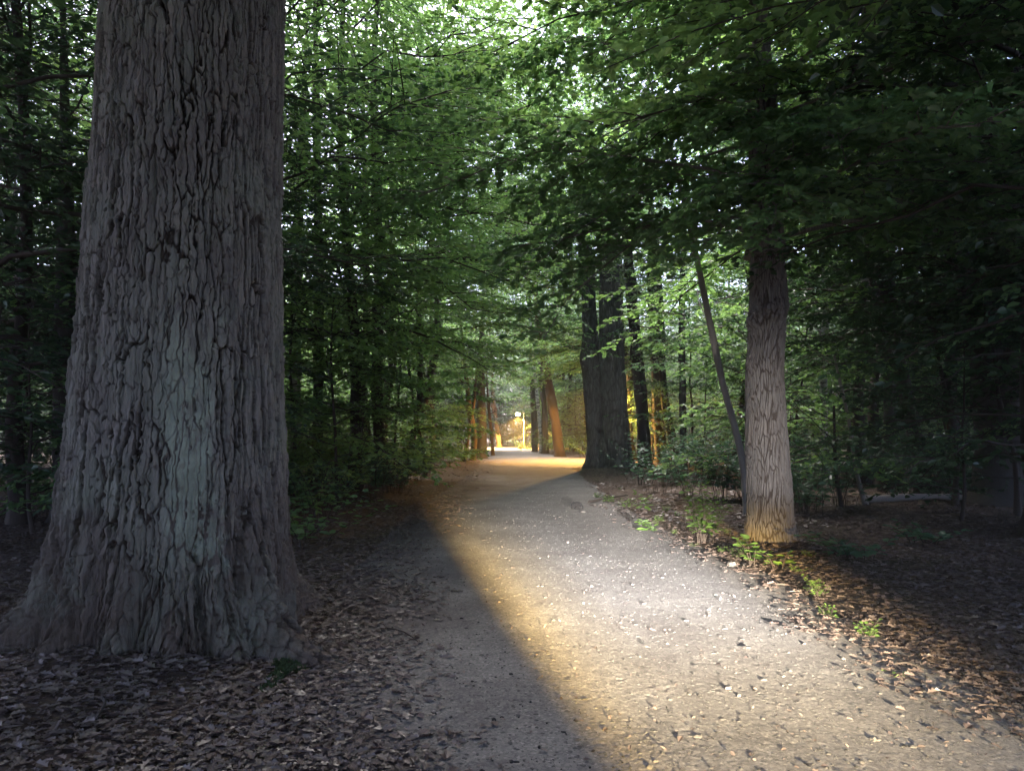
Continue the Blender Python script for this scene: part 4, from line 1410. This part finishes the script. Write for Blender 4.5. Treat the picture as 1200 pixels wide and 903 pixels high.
tint = mth('MAXIMUM', tint, mth('MULTIPLY', smooth(A, -.04, .06), .45))
low_right = mth('MULTIPLY', mth('MULTIPLY', smooth(A, .15, .18), mth('MULTIPLY', smooth(E, -.015, .004), mth('SUBTRACT', 1.0, smooth(A, .25, .3)))), mth('SUBTRACT', 1.0, smooth(E, .01, .036)))
tint = mth('MULTIPLY', tint, mth('SUBTRACT', 1.0, mth('MULTIPLY', low_right, .85)))
mixc = nt.nodes.new('ShaderNodeMixRGB')
nt.links.new(tint, mixc.inputs[0])
mixc.inputs[1].default_value = (1.0, .66, .18, 1)
mixc.inputs[2].default_value = (1.0, .82, .53, 1)
hot = mth('MULTIPLY', mth('MULTIPLY', smooth(E, -.05, -.008), smooth(A, -.085, .0)), mth('SUBTRACT', 1.0, smooth(A, .09, .18)))
hot = mth('MAXIMUM', hot, mth('MULTIPLY', smooth(E, .035, .06), smooth(A, -.05, .1)))
mixw = nt.nodes.new('ShaderNodeMixRGB')
nt.links.new(hot, mixw.inputs[0])
nt.links.new(mixc.outputs[0], mixw.inputs[1])
mixw.inputs[2].default_value = (1.0, .95, .9, 1)
nt.links.new(mixw.outputs[0], em.inputs['Color'])
BEAM_POWER = 46000.0
nt.links.new(mth('MULTIPLY', tot, BEAM_POWER), em.inputs['Strength'])
nt.links.new(em.outputs[0], lo.inputs[0])
bo = bpy.data.objects.new('headlight_beam', BL)
COL.objects.link(bo)
bo.location = (1.9, -4.0, 1.0)
bo.rotation_euler = (Vector((0.85, 9.0, 0.0)) - Vector((1.9, -4.0, 1.0))).to_track_quat('-Z', 'Y').to_euler()

# ------------------------------------------------------------------ dusk sky, weak sun, camera
W = bpy.data.worlds.new('World')
S.world = W
W.use_nodes = True
nt = W.node_tree
bg = nt.nodes['Background']
sky = nt.nodes.new('ShaderNodeTexSky')
sky.sky_type = 'NISHITA'
sky.sun_disc = False
SUN_EL, SUN_AZ = math.radians(55), math.radians(-22)
sky.sun_elevation = SUN_EL
sky.sun_rotation = SUN_AZ
sky.ozone_density = 4.0
sky.dust_density = 3.0
hs = nt.nodes.new('ShaderNodeHueSaturation')
hs.inputs['Saturation'].default_value = 1.0
nt.links.new(sky.outputs[0], hs.inputs['Color'])
tn = nt.nodes.new('ShaderNodeMixRGB')      # the lavender cast of the evening sky
tn.blend_type = 'MULTIPLY'
tn.inputs[0].default_value = 1
tn.inputs[2].default_value = (1.06, .95, 1.1, 1)
nt.links.new(hs.outputs[0], tn.inputs[1])
nt.links.new(tn.outputs[0], bg.inputs[0])
bg.inputs[1].default_value = 0.1
sl = bpy.data.lights.new('sun', 'SUN')
sl.energy = 5.0
sl.angle = math.radians(40)
sl.color = (1, .93, .88)
so = bpy.data.objects.new('sun', sl)
COL.objects.link(so)
d_ = Vector((math.sin(SUN_AZ) * math.cos(SUN_EL), math.cos(SUN_AZ) * math.cos(SUN_EL), math.sin(SUN_EL)))
so.rotation_euler = d_.to_track_quat('Z', 'Y').to_euler()
so.location = (0, 0, 40)

# the damp evening air under the trees
m, nt, out = mat('evening_air')
pv = N(nt, 'ShaderNodeVolumePrincipled', Density=0.0011, Anisotropy=0.35)
pv.inputs['Color'].default_value = (.85, .92, .9, 1)
nt.links.new(pv.outputs[0], out.inputs['Volume'])
mb = MB()
x0, x1, y0, y1, z0, z1 = -275, 275, -70, 345, -1.6, 44
mb.add([[x0, y0, z0], [x1, y0, z0], [x1, y1, z0], [x0, y1, z0], [x0, y0, z1], [x1, y0, z1], [x1, y1, z1], [x0, y1, z1]],
       [[0, 3, 2, 1], [4, 5, 6, 7], [0, 1, 5, 4], [1, 2, 6, 5], [2, 3, 7, 6], [3, 0, 4, 7]], smooth=False)
tag(mb.build('haze', m), 'faint evening haze between the trees', 'haze', kind='stuff')

cam = bpy.data.cameras.new('camera')
cam.sensor_width = 36
cam.lens = 36 * F / 1200
cam.clip_end = 2000
cam.clip_start = .05
co = bpy.data.objects.new('camera', cam)
COL.objects.link(co)
co.location = (0, 0, CAM_Z)
co.rotation_euler = (PI / 2 + PITCH, 0, 0)
S.camera = co

S.view_settings.view_transform = 'Standard'
S.view_settings.look = 'None'
S.view_settings.exposure = 2.8
S.view_settings.gamma = 1
S.render.engine = 'CYCLES'
cy = S.cycles
cy.max_bounces = 9
cy.diffuse_bounces = 4
cy.glossy_bounces = 2
cy.transmission_bounces = 7
cy.transparent_max_bounces = 4
cy.volume_bounces = 0
cy.caustics_reflective = False
cy.caustics_refractive = False
cy.use_denoising = True
cy.denoiser = 'OPENIMAGEDENOISE'
cy.denoising_input_passes = 'RGB_ALBEDO_NORMAL'
cy.use_adaptive_sampling = True
cy.adaptive_threshold = 0.02
cy.sample_clamp_indirect = 6
print('twig leaves', NLEAF)
